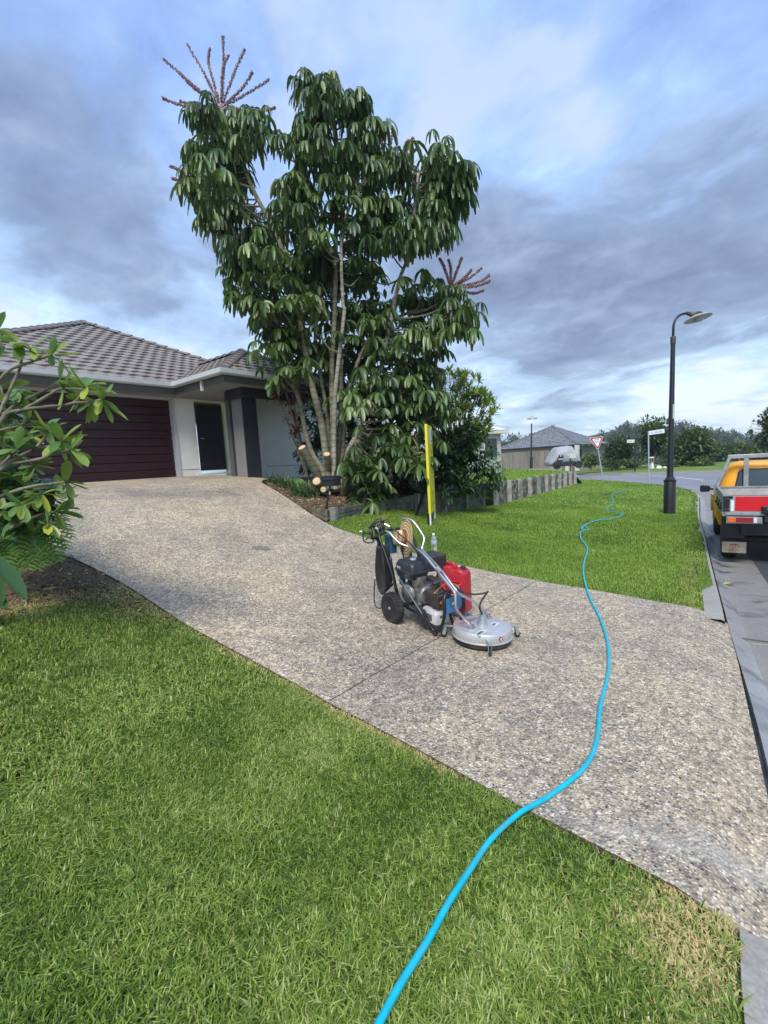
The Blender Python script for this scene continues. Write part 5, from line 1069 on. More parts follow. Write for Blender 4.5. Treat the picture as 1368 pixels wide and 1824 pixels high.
# engine block
eb = wbox((.02, .14, .20), (.25, .36, .40), 'engine_block', 'cast_metal', bev=.02)
m = MB(); m.lathe(W(.25, .24, .30), WUt, [(.095, -.02), (.10, .0), (.09, .022), (.05, .035), (0, .036)], 22); m.lathe(W(.10, .135, .30), -WV, [(.10, 0), (.095, .03), (.06, .05), (0, .052)], 22)
for k in range(9): m.box(W(.13, .36+.02*k*.55, .34), (.16, .006, .15), WB)
m.box(W(.20, .18, .44), (.10, .10, .10), WB); m.box(W(.06, .13, .24), (.05, .03, .06), WB); q = m.build('crankcase', 'cast_metal', t, smooth=True, bevel=.004)
m = MB(); m.tube(list(smooth_poly([W(.24, .33, .40), W(.30, .36, .44), W(.31, .34, .52), W(.27, .33, .56)], 5)), .024, 8); m.build('exhaust_pipe', 'cast_metal', t, smooth='full')
m = MB(); m.tube([W(.02, .13, .36), W(-.03, .12, .42)], .02, 8); m.box(W(-.02, .14, .40), (.07, .03, .08), WB); m.build('starter_switch', 'blue_dark', t, bevel=.004)
m = MB(); m.box(W(.0, .118, .375), (.03, .014, .028), WB); m.build('switch_knob', 'red_mark', t, bevel=.003)
# fuel tank
def tank(mb, u0, u1, v0, v1, z0, z1_, ins=.0):
    secs = []
    for z_, s_ in ((z0, .86), (z0+.055, .97), (z0+.062, 1.04), (z0+.074, 1.04), (z0+.08, .98), (z0+.12, .95), (z1_-.015, .86), (z1_, .74)):
        cu2, cv2 = (u0+u1)/2, (v0+v1)/2; hu, hv = (u1-u0)/2*s_, (v1-v0)/2*s_; r0 = .03; q = []
        for sx, sy, a0 in ((1, 1, 0), (-1, 1, 90), (-1, -1, 180), (1, -1, 270)):
            for a_ in (0, 30, 60, 90): q.append(W(cu2+sx*(hu-r0)+r0*math.cos(rad(a0+a_)), cv2+sy*(hv-r0)+r0*math.sin(rad(a0+a_)), z_))
        secs.append(q)
    mb.loft(secs)
m = MB(); tank(m, -.05, .235, .06, .29, .465, .63); ft_ = m.build('fuel_tank', 'tank_plastic', t, smooth=True)
m = MB(); m.lathe(W(.09, .19, .627), WW, [(.034, 0), (.034, .012), (.028, .018), (0, .019)], 20); q = m.build('fuel_cap', 'galv', t, smooth=True); q.parent = ft_
m = MB(); m.box(W(.03, .063, .560), (.075, .004, .034), WB); q = m.build('tank_label', 'blue_dark', t); q.parent = ft_
m = MB(); m.box(W(.025, .0605, .566), (.055, .003, .006), WB); m.box(W(.025, .0605, .554), (.05, .003, .004), WB); q = m.build('label_print', 'label_pale', t); q.parent = ft_
wbox((-.06, .30, .46), (.10, .44, .60), 'air_filter', 'black_plastic', bev=.02)
m = MB(); m.box(W(-.02, .26, .615), (.05, .03, .02), WB); m.build('valve_lever', 'blue_paint', t, bevel=.003)
# muffler with slotted guard
ms = (-.10, .42, .46); me_ = (.10, .62, .62); mg = wbox(ms, me_, 'muffler_guard', 'dark_metal', bev=.008)
m = MB()
for k in range(6):
    for q in range(5): m.box(W(.105, .445+.038*q, .478+.024*k), (.004, .026, .010), WB); m.box(W(-.08+.038*q, .415, .478+.024*k), (.024, .004, .010), WB)
q = m.build('vent_slots', 'ink', t); q.parent = mg
# pump
m = MB(); m.box(W(.34, .25, .31), (.12, .13, .13), WB); m.box(W(.44, .25, .315), (.10, .17, .11), WB); m.tube([W(.30, .25, .30), W(.52, .25, .30)], .045, 14)
for k in range(3): m.tube([W(.45+.0*k, .19+.06*k, .36), W(.45, .19+.06*k, .395)], .018, 10)
m.build('pump', 'dark_metal', t, smooth=True, bevel=.006)
m = MB()
for k in range(3): m.lathe(W(.50, .19+.055*k, .31), WUt, [(.016, 0), (.016, .02), (.009, .024), (0, .024)], 6)
m.tube(list(smooth_poly([W(.46, .34, .33), W(.50, .40, .36), W(.46, .44, .40), W(.36, .42, .42)], 5)), .012, 8); m.build('pump_fittings', 'copper', t, smooth=True)
m = MB(); m.tube(list(smooth_poly([W(.40, .20, .37), W(.33, .40, .40), W(.40, .50, .37), W(.45, .44, .34)], 6)), .010, 7); m.build('copper_pipe', 'copper', t, smooth='full')
# detergent tank under the pump
secs = []
for z_, s_, sh in ((.085, .86, .01), (.10, 1.0, .01), (.19, 1.0, 0), (.215, .86, -.01)):
    q = []
    for sx, sy, a0 in ((1, 1, 0), (-1, 1, 90), (-1, -1, 180), (1, -1, 270)):
        for a_ in (0, 45, 90): q.append(W(.385+sx*(.105*s_-.02)+.02*math.cos(rad(a0+a_))+sh, .225+sy*(.085*s_-.02)+.02*math.sin(rad(a0+a_)), z_))
    secs.append(q)
dt_ = MB().loft(secs).build('detergent_tank', 'white_plastic', t, smooth=True)
m = MB(); m.box(W(.39, .138, .15), (.09, .004, .06), WB); q = m.build('tank_label', 'label_grey', t); q.parent = dt_
m = MB(); m.box(W(.492, .225, .15), (.004, .08, .055), WB); q = m.build('tank_label', 'label_grey', t); q.parent = dt_
# front panel
fp = MB(); fp.prism([(.165, .225), (.32, .235), (.375, .255), (.375, .375), (.34, .385), (.17, .365)], W(.578, 0, 0), WV, WW, .006); fpo = fp.build('front_panel', 'blue_paint', t, bevel=.002)
m = MB(); m.prism([(.23, .29), (.325, .30), (.325, .35), (.23, .338)], W(.586, 0, 0), WV, WW, .003); q = m.build('badge', 'label_grey', t); q.parent = fpo
m = MB(); m.prism([(.245, .305), (.31, .312), (.30, .335), (.255, .325)], W(.590, 0, 0), WV, WW, .002); q = m.build('badge_print', 'label_pale', t); q.parent = fpo
# side rod, blue box, hoses
m = MB(); m.tube([W(.0, .045, .50), W(.40, .055, .20)], .0055, 6); m.build('tie_rod', 'steel_tube', t)
m = MB(); m.box(W(.375, .07, .19), (.09, .035, .085), WB); m.build('frame_bracket', 'black_plastic', t, bevel=.01)
wbox((-.36, .16, .62), (-.24, .24, .80), 'control_box', 'blue_dark', bev=.01)
m = MB()
for k in range(9):
    a0 = .012*k; pts = [W(-.33+.006*k, .05+a0, .70), W(-.345+.008*k, .04+a0, .45), W(-.30+.010*k, .04+a0, .26+.008*k), W(-.24+.004*k, .05+a0, .215+.012*k), W(-.20-.004*k, .06+a0, .30), W(-.235-.003*k, .06+a0, .55), W(-.28, .06+a0, .72)]
    m.tube(list(smooth_poly(pts, 6)), .0115, 6)
for k in range(3):
    pts = [W(-.22, .28+.03*k, .72), W(-.16, .28+.03*k, .48), W(-.08, .27+.02*k, .35+.04*k), W(-.05, .30, .50), W(-.14, .30+.02*k, .66)]; m.tube(list(smooth_poly(pts, 6)), .008, 6)
m.tube(list(smooth_poly([W(-.34, .02, .35), W(-.33, .0, .12), W(-.26, .0, .06), W(-.18, .02, .10)], 6)), .007, 6)
m.build('hose_bundle', 'black_plastic', t, smooth='full')

# spray gun hooked on the handle
sg = thing('spray_gun', 'black trigger spray gun hooked on the washer handle with a white tip', 'spray gun', P(672, 942, 4.75)); G = lambda x, y, d=4.72: P(620+x/4.0235, 900+y/4.0235, d)
m = MB(); m.tube([G(150, 165), G(215, 108), G(262, 118)], [.016, .026, .022], 8, flat=.6); m.tube([G(160, 190), G(178, 232), G(250, 190)], [.014, .016, .016], 8); m.tube([G(160, 165), G(175, 235)], .015, 8); m.tube([G(240, 118), G(262, 190)], .015, 8); m.tube([G(185, 150, 4.74), G(205, 205, 4.74)], .016, 8); m.tube([G(215, 140, 4.74), G(235, 190, 4.74)], .018, 8)
m.build('grip_body', 'black_plastic', sg, smooth='full')
m = MB(); m.tube(list(smooth_poly([G(100, 188), G(112, 195), G(108, 240), G(125, 265), G(165, 268), G(185, 255), G(150, 232), G(125, 250)], 4)), .009, 6); m.tube([G(112, 192), G(160, 205)], .012, 7); m.build('trigger_guard', 'black_plastic', sg, smooth='full')
m = MB(); m.tube([G(82, 188), G(104, 189)], .008, 8); m.build('nozzle_tip', 'sign_white', sg); m = MB(); m.tube([G(195, 160, 4.70), G(215, 172, 4.70)], .014, 8); m.build('fitting', 'galv', sg)
m = MB(); m.tube(list(smooth_poly([G(205, 235, 4.75), G(220, 260, 4.78), G(222, 310, 4.8)], 4)), [.02]*9, 8); m.build('swivel', 'black_plastic', sg, smooth='full')

# ================================================================== SURFACE CLEANER
DC = np.array([-1.835, 3.645, -.02]); t = thing('surface_cleaner', 'round stainless surface cleaner on castors with long tubular handle, beside the pressure washer', 'surface cleaner', DC)
gsl = (float(zt(DC[0]+.3, DC[1]))-float(zt(DC[0]-.3, DC[1])))/.6; gsy = (float(zt(DC[0], DC[1]+.3))-float(zt(DC[0], DC[1]-.3)))/.6; DZ = unit(V3((-gsl, -gsy, 1))); DC[2] = float(zt(DC[0], DC[1]))+.022
MB().lathe(DC, DZ, [(.262, .045), (.268, .048), (.268, .055), (.260, .058), (.262, .062), (.262, .128), (.256, .136), (.235, .140), (.21, .138), (.20, .1405), (0, .1405)], 64).build('deck', 'steel_deck', t, smooth=True)
MB().lathe(DC, DZ, [(.248, .006), (.256, .012), (.256, .05), (.24, .05)], 56).build('skirt', 'rubber', t, smooth=True)
MB().lathe(DC+DZ*.1405, DZ, [(.052, 0), (.052, .010), (.044, .016), (.036, .018), (.036, .055), (.040, .06), (.040, .068), (.026, .07), (.022, .095), (.013, .10), (0, .10)], 24).build('swivel_hub', 'galv', t, smooth=True)
DB = basis(DZ, cr)
def D(px, py, h=.14):      # point on the deck plane under a pixel
    r = RW@np.array([(px-IW/2)/FPX, -(py-IH/2)/FPX, 1.]); o_ = DC+DZ*h; return EYE+r*(((o_-EYE)@DZ)/(r@DZ))
Z1 = lambda x, y: (620+x/4.0235, 900+y/4.0235)
bl_, br_ = D(*Z1(885, 880)), D(*Z1(1005, 805))
for q in (bl_, br_):
    B = basis(DZ, br_-bl_); m = MB(); m.box(q+DZ*.003, (.085, .055, .006), B)
    for s_ in (-.018, .018): m.box(q+B[0]*s_+DZ*.018, (.006, .035, .034), B)
    m.build('handle_bracket', 'steel_tube', t, bevel=.002)
def H3(x, y, d): return P(*Z1(x, y), d)
m = MB(); R_ = .0125
lt_ = list(smooth_poly([bl_+DZ*.022, H3(780, 750, 3.98), H3(768, 640, 3.99), H3(745, 600, 4.02), H3(640, 470, 4.18), H3(525, 335, 4.36), H3(450, 303, 4.53), H3(375, 275, 4.57), H3(330, 235, 4.61), H3(295, 195, 4.65), H3(262, 185, 4.68)], 5))
rt_ = list(smooth_poly([br_+DZ*.022, H3(935, 725, 4.12), H3(900, 690, 4.1), H3(800, 635, 4.04), H3(760, 590, 4.05), H3(655, 455, 4.21), H3(545, 335, 4.52), H3(530, 310, 4.55), H3(545, 245, 4.60), H3(530, 205, 4.62), H3(470, 120, 4.68), H3(430, 98, 4.72), H3(392, 97, 4.76)], 5))
m.tube(lt_, R_, 10); m2 = MB(); m2.tube(rt_, R_, 10)
m.build('handle_tube', 'steel_tube', t, smooth='full'); m2.build('handle_tube', 'steel_tube', t, smooth='full')
m = MB(); m.tube([H3(270, 186, 4.675), H3(175, 238, 4.74)], .019, 10); m.build('grip', 'rubber', t, smooth='full')
m = MB(); m.tube([H3(638, 447, 4.17), H3(662, 480, 4.13)], .017, 10); m.build('clamp', 'steel_tube', t)
m = MB(); m.tube(list(smooth_poly([H3(300, 150, 4.66), H3(440, 270, 4.50), H3(560, 400, 4.28), H3(700, 520, 4.12), H3(800, 605, 4.02), H3(900, 637, 4.0), H3(985, 628, 4.0), H3(1005, 615, 4.0), H3(975, 655, 4.0), H3(950, 700, 4.0), H3(944, 742, 4.0), DC+DZ*.235], 6)), .0085, 8); m.build('pressure_hose', 'black_plastic', t, smooth='full')
m = MB(); m.tube([H3(262, 135, 4.68), H3(300, 155, 4.66)], .012, 8); m.build('hose_fitting', 'steel_tube', t)
for (x, y, lab) in ((640, 900, 0), (1215, 905, 0), (1005, 1010, 0), (880, 770, 0)):
    cc_ = V3(D(*Z1(x, y), .05)); d_ = cc_-DC; d_ = unit(d_-DZ*(d_@DZ)); B = np.array([d_, np.cross(DZ, d_), DZ]); c = DC+d_*.335
    m = MB(); m.box(DC+d_*.29+DZ*.108, (.12, .034, .005), B); m.box(DC+d_*.262+DZ*.09, (.006, .034, .05), B); m.lathe(c+DZ*.085, DZ, [(.019, 0), (.019, .02)], 12)
    for s_ in (-1, 1): m.prism([(-.016, .085), (.016, .085), (.026, .03), (.010, .02), (-.006, .03)], c+np.cross(DZ, d_)*(.0135*s_)-np.cross(d_, DZ)*.0, d_, DZ, .003)
    ca = m.build('castor_bracket', 'galv', t, bevel=.001); wq = MB(); wq.lathe(c+d_*.012+DZ*.028, np.cross(DZ, d_), [(0, -.010), (.018, -.010), (.028, -.006), (.028, .006), (.018, .010), (0, .010)], 20); o = wq.build('castor_wheel', 'rubber', t, smooth=True); o.parent = ca
def sticker(pts, mat, nm, k=.0012): q = [D(*Z1(x, y), .1405+k) for x, y in pts]; m = MB(); m.loft([q, [p+DZ*.0008 for p in q]]); m.build(nm, mat, t)
sticker([(905, 920), (950, 895), (1003, 895), (945, 938)], 'label_pale', 'sticker'); sticker([(918, 921), (950, 903), (975, 903), (940, 930)], 'label_grey', 'sticker', .0025); sticker([(1020, 853), (1040, 838), (1090, 843), (1055, 870)], 'label_pale', 'sticker')
sticker([(1030, 853), (1045, 845), (1062, 848), (1045, 862)], 'label_grey', 'sticker', .0025)
m = MB(); sw = [D(*Z1(x, y), .1425) for x, y in ((790, 852), (815, 845), (835, 825), (860, 815), (880, 822), (862, 836), (838, 838), (828, 850), (862, 842), (885, 825), (900, 812), (918, 808))]; m.tube(list(smooth_poly(sw, 4)), .003, 5, flat=.3); m.build('emblem', 'red_mark', t, smooth='full')
ang = unit(V3(D(*Z1(1112, 975), .09))-DC); ang = unit(ang-DZ*(ang@DZ)); bc_ = DC+ang*.262+DZ*.098
MB().lathe(bc_, ang, [(.021, 0), (.021, .003), (.017, .0035), (0, .0035)], 24).build('round_badge', 'red_mark', t)
tt_ = np.cross(DZ, ang); m = MB(); m.tube([bc_+ang*.005+tt_*-.009+DZ*.010, bc_+ang*.005-tt_*.008-DZ*.008, bc_+ang*.005+tt_*.008-DZ*.010], .0028, 5); m.tube([bc_+ang*.005-tt_*.004, bc_+ang*.005+tt_*.01+DZ*.009], .0028, 5); m.build('badge_mark', 'sign_white', t)

# ================================================================== HAT, BOTTLE, JERRY CAN
hc = P(620+405/4.0235, 900+235/4.0235, 4.72); hn = unit(-cr*.90-cf*.36+cu_*.02); t = thing('straw_hat', 'wide straw sun hat with brown band hung sideways on the washer handle', 'hat', hc)
hup = unit(cu_-hn*(cu_@hn)); MB().lathe(hc, hn, [(.085, .0), (.10, -.004), (.19, -.018), (.20, -.014), (.20, -.010), (.19, -.012), (.10, .003), (.088, .006)], 40, xh=hup, sy=.86).build('brim', 'straw', t, smooth=True)
cwn = MB().lathe(hc, hn, [(.088, 0), (.086, .04), (.080, .09), (.062, .115), (0, .12)], 28, xh=hup, sy=.8); cwn.v = [tuple(V3(v)) for v in cwn.v]; cwn.build('crown', 'straw', t, smooth=True)
MB().lathe(hc, hn, [(.090, .002), (.0895, .035)], 28, xh=hup, sy=.81).build('band', 'brown_band', t, smooth=True)
bc0 = P(620+619/4.0235, 900+354/4.0235, 4.86); bs_ = 1.08; t = thing('water_bottle', 'clear plastic water bottle standing on the engine muffler guard', 'bottle', bc0)
pb = [(0, .002), (.027, 0), (.031, .006), (.031, .04), (.026, .07), (.026, .085), (.031, .11), (.031, .145), (.024, .17), (.012, .188), (.012, .196)]
MB().lathe(bc0, (0, 0, 1), [(a_*bs_, b_*bs_) for a_, b_ in pb], 28).build('bottle_body', 'bottle_clear', t, smooth=True)
MB().lathe(bc0+V3((0, 0, .003)), (0, 0, 1), [(a_*.94*bs_, b_*bs_) for a_, b_ in pb[1:8]]+[(0, .143)], 28).build('water', 'bottle_water', t, smooth=True)
MB().lathe(bc0+V3((0, 0, .196*bs_)), (0, 0, 1), [(.0145, 0), (.0145, .016), (.012, .019), (0, .0195)], 20).build('cap', 'bottle_cap', t, smooth=True)
MB().lathe(bc0+V3((0, 0, .105*bs_)), (0, 0, 1), [(.0332, 0), (.0342, .002), (.0342, .040), (.0332, .042)], 28).build('label', 'bottle_label', t, smooth=True)
# red jerry can
ja = V3((-2.33, 4.33, 0)); ja[2] = float(zt(ja[0], ja[1]))+.022; 
jx = unit(cr*.80-cf*.60); jx[2] = 0; jx = unit(jx); jy = V3((-jx[1], jx[0], 0)); jy = jy*np.sign(jy@cf)
jo = P(620+845/4.0235, 900+778/4.0235, 4.62); t = thing('jerry_can', 'faded red plastic jerry can with black cap standing behind the surface cleaner', 'jerry can', jo)
jr = P(620+905/4.0235, 900+735/4.0235, 4.80); e1 = jr-jo; e1[2] = 0; e1 = unit(e1)           # narrow end face direction
e2 = V3((-e1[1], e1[0], 0)); e2 = e2*np.sign(e2@(-cr)); Hj = .47; Lj = .345; Wj = .175
prof = [(0, .012), (.012, 0), (Lj-.012, 0), (Lj, .012), (Lj, Hj-.14), (Lj-.03, Hj-.07), (Lj-.045, Hj-.03), (Lj-.07, Hj-.005), (Lj-.10, Hj+.008), (Lj-.19, Hj+.002), (Lj-.20, Hj-.03), (Lj-.235, Hj-.032), (.075, Hj-.018), (.03, Hj-.035), (.008, Hj-.06), (0, Hj-.09)]
jz = V3((0, 0, 1)); secs = []
for wv, ins in ((0, .016), (.008, .005), (.022, 0), (Wj-.022, 0), (Wj-.008, .005), (Wj, .016)):
    cxm, czm = Lj/2, Hj/2; secs.append([jo+e2*(cxm+(x-cxm)*(1-ins*5.5)*1.)+jz*(czm+(z_-czm)*(1-ins*4.2))+e1*wv for x, z_ in prof])
MB().loft(secs).build('can_body', 'red_plastic', t, smooth=True)
m = MB()
for (a_, b_) in (((.04, .05), (Lj-.04, Hj-.16)), ((.04, Hj-.16), (Lj-.04, .05))): m.tube([jo-e1*.001+e2*a_[0]+jz*a_[1], jo-e1*.001+e2*b_[0]+jz*b_[1]], .011, 6)
m.tube([jo-e1*.001+e2*q[0]+jz*q[1] for q in ((.04, .05), (.04, Hj-.15), (Lj-.04, Hj-.15), (Lj-.04, .05), (.04, .05))], .008, 6); m.build('rib', 'red_plastic', t, smooth='full')
m = MB(); m.tube(list(smooth_poly([jo+e1*Wj/2+e2*(Lj-.205)+jz*(Hj-.03), jo+e1*Wj/2+e2*(Lj-.19)+jz*(Hj+.012), jo+e1*Wj/2+e2*(Lj-.10)+jz*(Hj+.016), jo+e1*Wj/2+e2*(Lj-.055)+jz*(Hj-.02)], 5)), .017, 10); m.build('handle', 'red_plastic', t, smooth='full')
cp = jo+e1*Wj*.5+e2*.055+jz*(Hj-.03); cax = unit(jz-e2*.25); MB().lathe(cp, cax, [(.032, 0), (.032, .004), (.027, .005), (.027, .026), (.022, .03), (0, .03)], 20).build('cap', 'black_plastic', t, smooth=True)

# ================================================================== BLUE GARDEN HOSE
hpx = [(640, 1900), (680, 1824), (715, 1765), (760, 1690), (800, 1620), (850, 1550), (885, 1500), (930, 1455), (985, 1420), (1030, 1385), (1052, 1352), (1065, 1310), (1072, 1265), (1082, 1220), (1084, 1180), (1080, 1140), (1068, 1105), (1050, 1070), (1043, 1045), (1040, 1020), (1042, 1000), (1046, 985), (1045, 975), (1035, 962), (1033, 950), (1040, 946), (1048, 945), (1042, 940), (1036, 944), (1040, 938), (1055, 931), (1070, 927), (1085, 926), (1098, 923), (1108, 919), (1107, 916), (1095, 913), (1083, 911), (1080, 907), (1086, 903), (1091, 898), (1092, 893), (1090, 886), (1094, 880), (1104, 877), (1115, 873)]
def ground_hit(px, py):
    r = unit(RW@np.array([(px-IW/2)/FPX, -(py-IH/2)/FPX, 1.])); a_, b_ = .3, 60.
    for s_ in np.arange(.5, 60, .25):
        p = EYE+r*s_
        if p[2] < float(zt(p[0], p[1])): b_ = s_; a_ = s_-.25; break
    for _ in range(24):
        m_ = (a_+b_)/2; p = EYE+r*m_
        if p[2] < float(zt(p[0], p[1])): b_ = m_
        else: a_ = m_
    return EYE+r*b_
hw = [ground_hit(*p) for p in hpx]; hs = smooth_poly(hw, 8); out = []
for i, p in enumerate(hs):
    on = (p[1] > float(ne_y(p[0]))) and (p[1] < float(fe_y(p[0]))); lift = .022 if on else (.030 if p[1] < 3 else .022)
    out.append(V3((p[0], p[1], float(zt(p[0], p[1]))+lift)))
for i_, q in enumerate(out): q[0] += .006*math.sin(i_*.11)+.004*math.sin(i_*.23+1); q[1] += .006*math.sin(i_*.09+2)
for _ in range(4):
    z_ = [q[2] for q in out]
    for i in range(1, len(out)-1): out[i][2] = (z_[i-1]+z_[i]*2+z_[i+1])/4
m = MB(); m.tube(out, .0125, 12); hz_ = m.build('garden_hose', 'hose_blue', smooth='full'); tag(hz_, 'bright blue garden hose snaking across the driveway and lawn', 'hose')

# ================================================================== UTE
ut = thing('ute', 'yellow tray-back ute with red tailgate parked in the gutter at the right', 'ute', (0, 0, 0)); ux_ = .0
def ub(lo, hi, nm, mat, bev=.004, par=ut): return MB().b2(lo, hi).build(nm, mat, par, bevel=bev)
WT = 1.80
ub((0, 0, .845), (WT, .05, .905), 'rear_rail', 'alloy'); ub((.02, .052, .86), (WT-.02, 2.2, .90), 'tray_floor', 'alloy_matt')
ub((-.01, .0, .83), (.035, 2.2, .895), 'side_rail', 'alloy'); ub((WT-.035, .0, .83), (WT+.01, 2.2, .895), 'side_rail', 'alloy')
for sx in (0, WT-.03):
    s_ = ub((sx, .04, .91), (sx+.03, 2.18, 1.175), 'side_board', 'alloy_matt')
    m = MB()
    for k in range(3): m.b2((sx-.004, .05, .96+.07*k), (sx, 2.17, .967+.07*k))
    m.build('groove', 'dark_metal', ut).parent = s_
    m = MB(); m.b2((sx-.005, .04, 1.176), (sx+.035, 2.18, 1.192)); m.build('cap_rail', 'alloy', ut).parent = s_
tg_ = ub((.035, .0, .915), (WT-.035, .028, 1.165), 'tailgate', 'alloy_matt'); 
m = MB(); m.b2((.155, -.004, .92), (WT-.155, .0, 1.15)); m.build('red_panel', 'ute_red', ut).parent = tg_
m = MB(); m.b2((.03, -.004, 1.166), (WT-.03, .03, 1.18)); m.build('cap_rail', 'alloy', ut).parent = tg_
for sx in (.0, WT-.125): m = MB(); m.b2((sx, -.012, .91), (sx+.085, -.001, 1.16)); m.b2((sx+.085, -.012, 1.12), (sx+.125, -.001, 1.16)); m.build('hinge_post', 'black_paint', ut, bevel=.003)
for sx in (.098, WT-.138): ub((sx, -.010, .915), (sx+.04, -.0045, 1.09), 'reflector_strip', 'sign_white', .001)
m = MB()
for k in range(2):
    for q in range(2): m.lathe((.03+.035*k, -.012, .95+.17*q), (0, -1, 0), [(.006, 0), (.006, .003), (0, .004)], 8)
m.build('bolt', 'alloy', ut)
hbx = ub((.49, -.05, .875), (.635, -.001, 1.0), 'latch_box', 'black_paint', .012); m = MB(); m.lathe((.56, -.05, .955), (0, -1, 0), [(.008, 0), (.008, .004), (0, .005)], 8); m.build('bolt', 'alloy', ut).parent = hbx
ub((.53, -.02, .74), (.60, .03, .873), 'latch_arm', 'black_plastic', .006)
for sx, fl in ((.045, 1), (WT-.51, -1)):
    lp = ub((sx, .02, .71), (sx+.465, .06, .825), 'light_bracket', 'alloy', .004); xs_ = [(.02, .13, 'lens_orange'), (.13, .345, 'lens_red'), (.35, .40, 'lens_white'), (.40, .455, 'alloy')]
    for a_, b_, mt in xs_:
        if fl < 0: a_, b_ = .465-b_, .465-a_
        m = MB(); m.b2((sx+a_, -.003, .728), (sx+b_-.003, .02, .81)); m.build('tail_light', mt, ut, bevel=.004).parent = lp
ub((.10, .6, .58), (WT-.1, 2.1, .83), 'chassis', 'black_paint'); ub((.25, .2, .50), (WT-.25, .62, .70), 'underbody', 'black_paint')
ub((.0, .36, .42), (.32, .40, .82), 'mudguard', 'black_paint'); ub((WT-.32, .36, .42), (WT, .40, .82), 'mudguard', 'black_paint')
for sx in (.01, WT-.34):
    mf = ub((sx, .335, .17), (sx+.33, .345, .36), 'mudflap', 'mudflap_tan', .003); c = V3((sx+.165, .333, .285))
    m = MB(); el = lambda rx_, rz_, cx=0, cz=0: [V3((c[0]+cx+rx_*math.cos(a_), c[1], c[2]+cz+rz_*math.sin(a_))) for a_ in np.linspace(0, 2*math.pi, 29)]
    m.tube(el(.062, .038), .0042, 5, cap=False); m.tube(el(.019, .036), .0036, 5, cap=False); m.tube(el(.042, .014, 0, .018), .0036, 5, cap=False); m.build('emblem', 'red_mark', ut).parent = mf
    tx = textmesh('TOYOTA', .036, (c[0], c[1]-.001, c[2]-.072), (1, 0, 0), (0, 0, 1), 'lettering', 'red_mark', ut); tx.parent = mf
def wheel(x, y, w_=.22, r=.335):
    m = MB(); m.lathe((x, y, r), (1, 0, 0), [(.19, 0), (.27, -.008), (r-.03, 0), (r, .03), (r, w_-.03), (r-.03, w_), (.27, w_+.008), (.19, w_)], 40)
    for k in range(44):
        a_ = 2*math.pi*k/44; rd = V3((0, math.cos(a_), math.sin(a_))); m.box(V3((x+w_*(.28+.44*(k % 2)), y, r))+rd*(r+.001), (w_*.34, .026, .012), np.array([[1, 0, 0], [0, -math.sin(a_), math.cos(a_)], rd]))
    o = m.build('wheel', 'rubber', ut, smooth=True); q = MB(); q.lathe((x+w_/2, y, r), (1, 0, 0), [(.0, -.06), (.10, -.06), (.16, -.09), (.19, -.10), (.19, .10), (.16, .09), (0, .06)], 24); q.build('rim', 'alloy', ut, smooth=True).parent = o
for x in (.03, WT-.25): wheel(x, .92)
for x in (.02, WT-.24): wheel(x, 3.86)
MB().tube([(.1, .92, .335), (WT-.1, .92, .335)], .06, 10).build('axle', 'dark_metal', ut)
# cab and bonnet
def rr(x0, x1, y0, y1, r, z_, n=5):
    q = []
    for sx, sy, a0 in ((1, 1, 0), (-1, 1, 90), (-1, -1, 180), (1, -1, 270)):
        for k in range(n): a_ = rad(a0+90*k/(n-1)); q.append(V3(((x0+x1)/2+sx*((x1-x0)/2-r)+r*math.cos(a_), (y0+y1)/2+sy*((y1-y0)/2-r)+r*math.sin(a_), z_)))
    return q
cab = MB().loft([rr(.05, 1.75, 2.30, 3.45, .08, .40), rr(.00, 1.80, 2.28, 3.50, .10, .55), rr(-.02, 1.82, 2.28, 3.55, .11, .85), rr(-.01, 1.81, 2.28, 3.55, .11, 1.02), rr(.03, 1.77, 2.29, 3.50, .12, 1.12), rr(.17, 1.63, 2.36, 3.20, .15, 1.56), rr(.24, 1.56, 2.42, 3.05, .16, 1.66), rr(.40, 1.40, 2.55, 2.95, .15, 1.70)]).build('cab', 'ute_yellow', ut, smooth=True)
hood = MB().loft([[V3(q) for q in ((.02, y, .50), (.0, y, .85), (.12, y, zz), (.9, y, zz+.03), (1.68, y, zz), (1.80, y, .85), (1.78, y, .50))] for y, zz in ((3.50, 1.12), (4.1, 1.06), (4.7, 1.0), (4.9, .88))]).build('bonnet', 'ute_yellow', ut, smooth=True)
fg = MB()
for x in (-.025, 1.785): fg.prism([(3.48+.38-.44, .40), (3.42, .55), (3.46, .70), (3.86-.25, .80), (3.86+.25, .80), (4.26, .70), (4.32, .50), (4.75, .5), (4.80, .9), (3.4, .95)], (x, 0, 0), (0, 1, 0), (0, 0, 1), .04)
fg.build('front_wing', 'ute_yellow', ut, bevel=.012)
ub((.1, 3.5, .35), (1.7, 4.85, .55), 'engine_bay', 'black_paint')
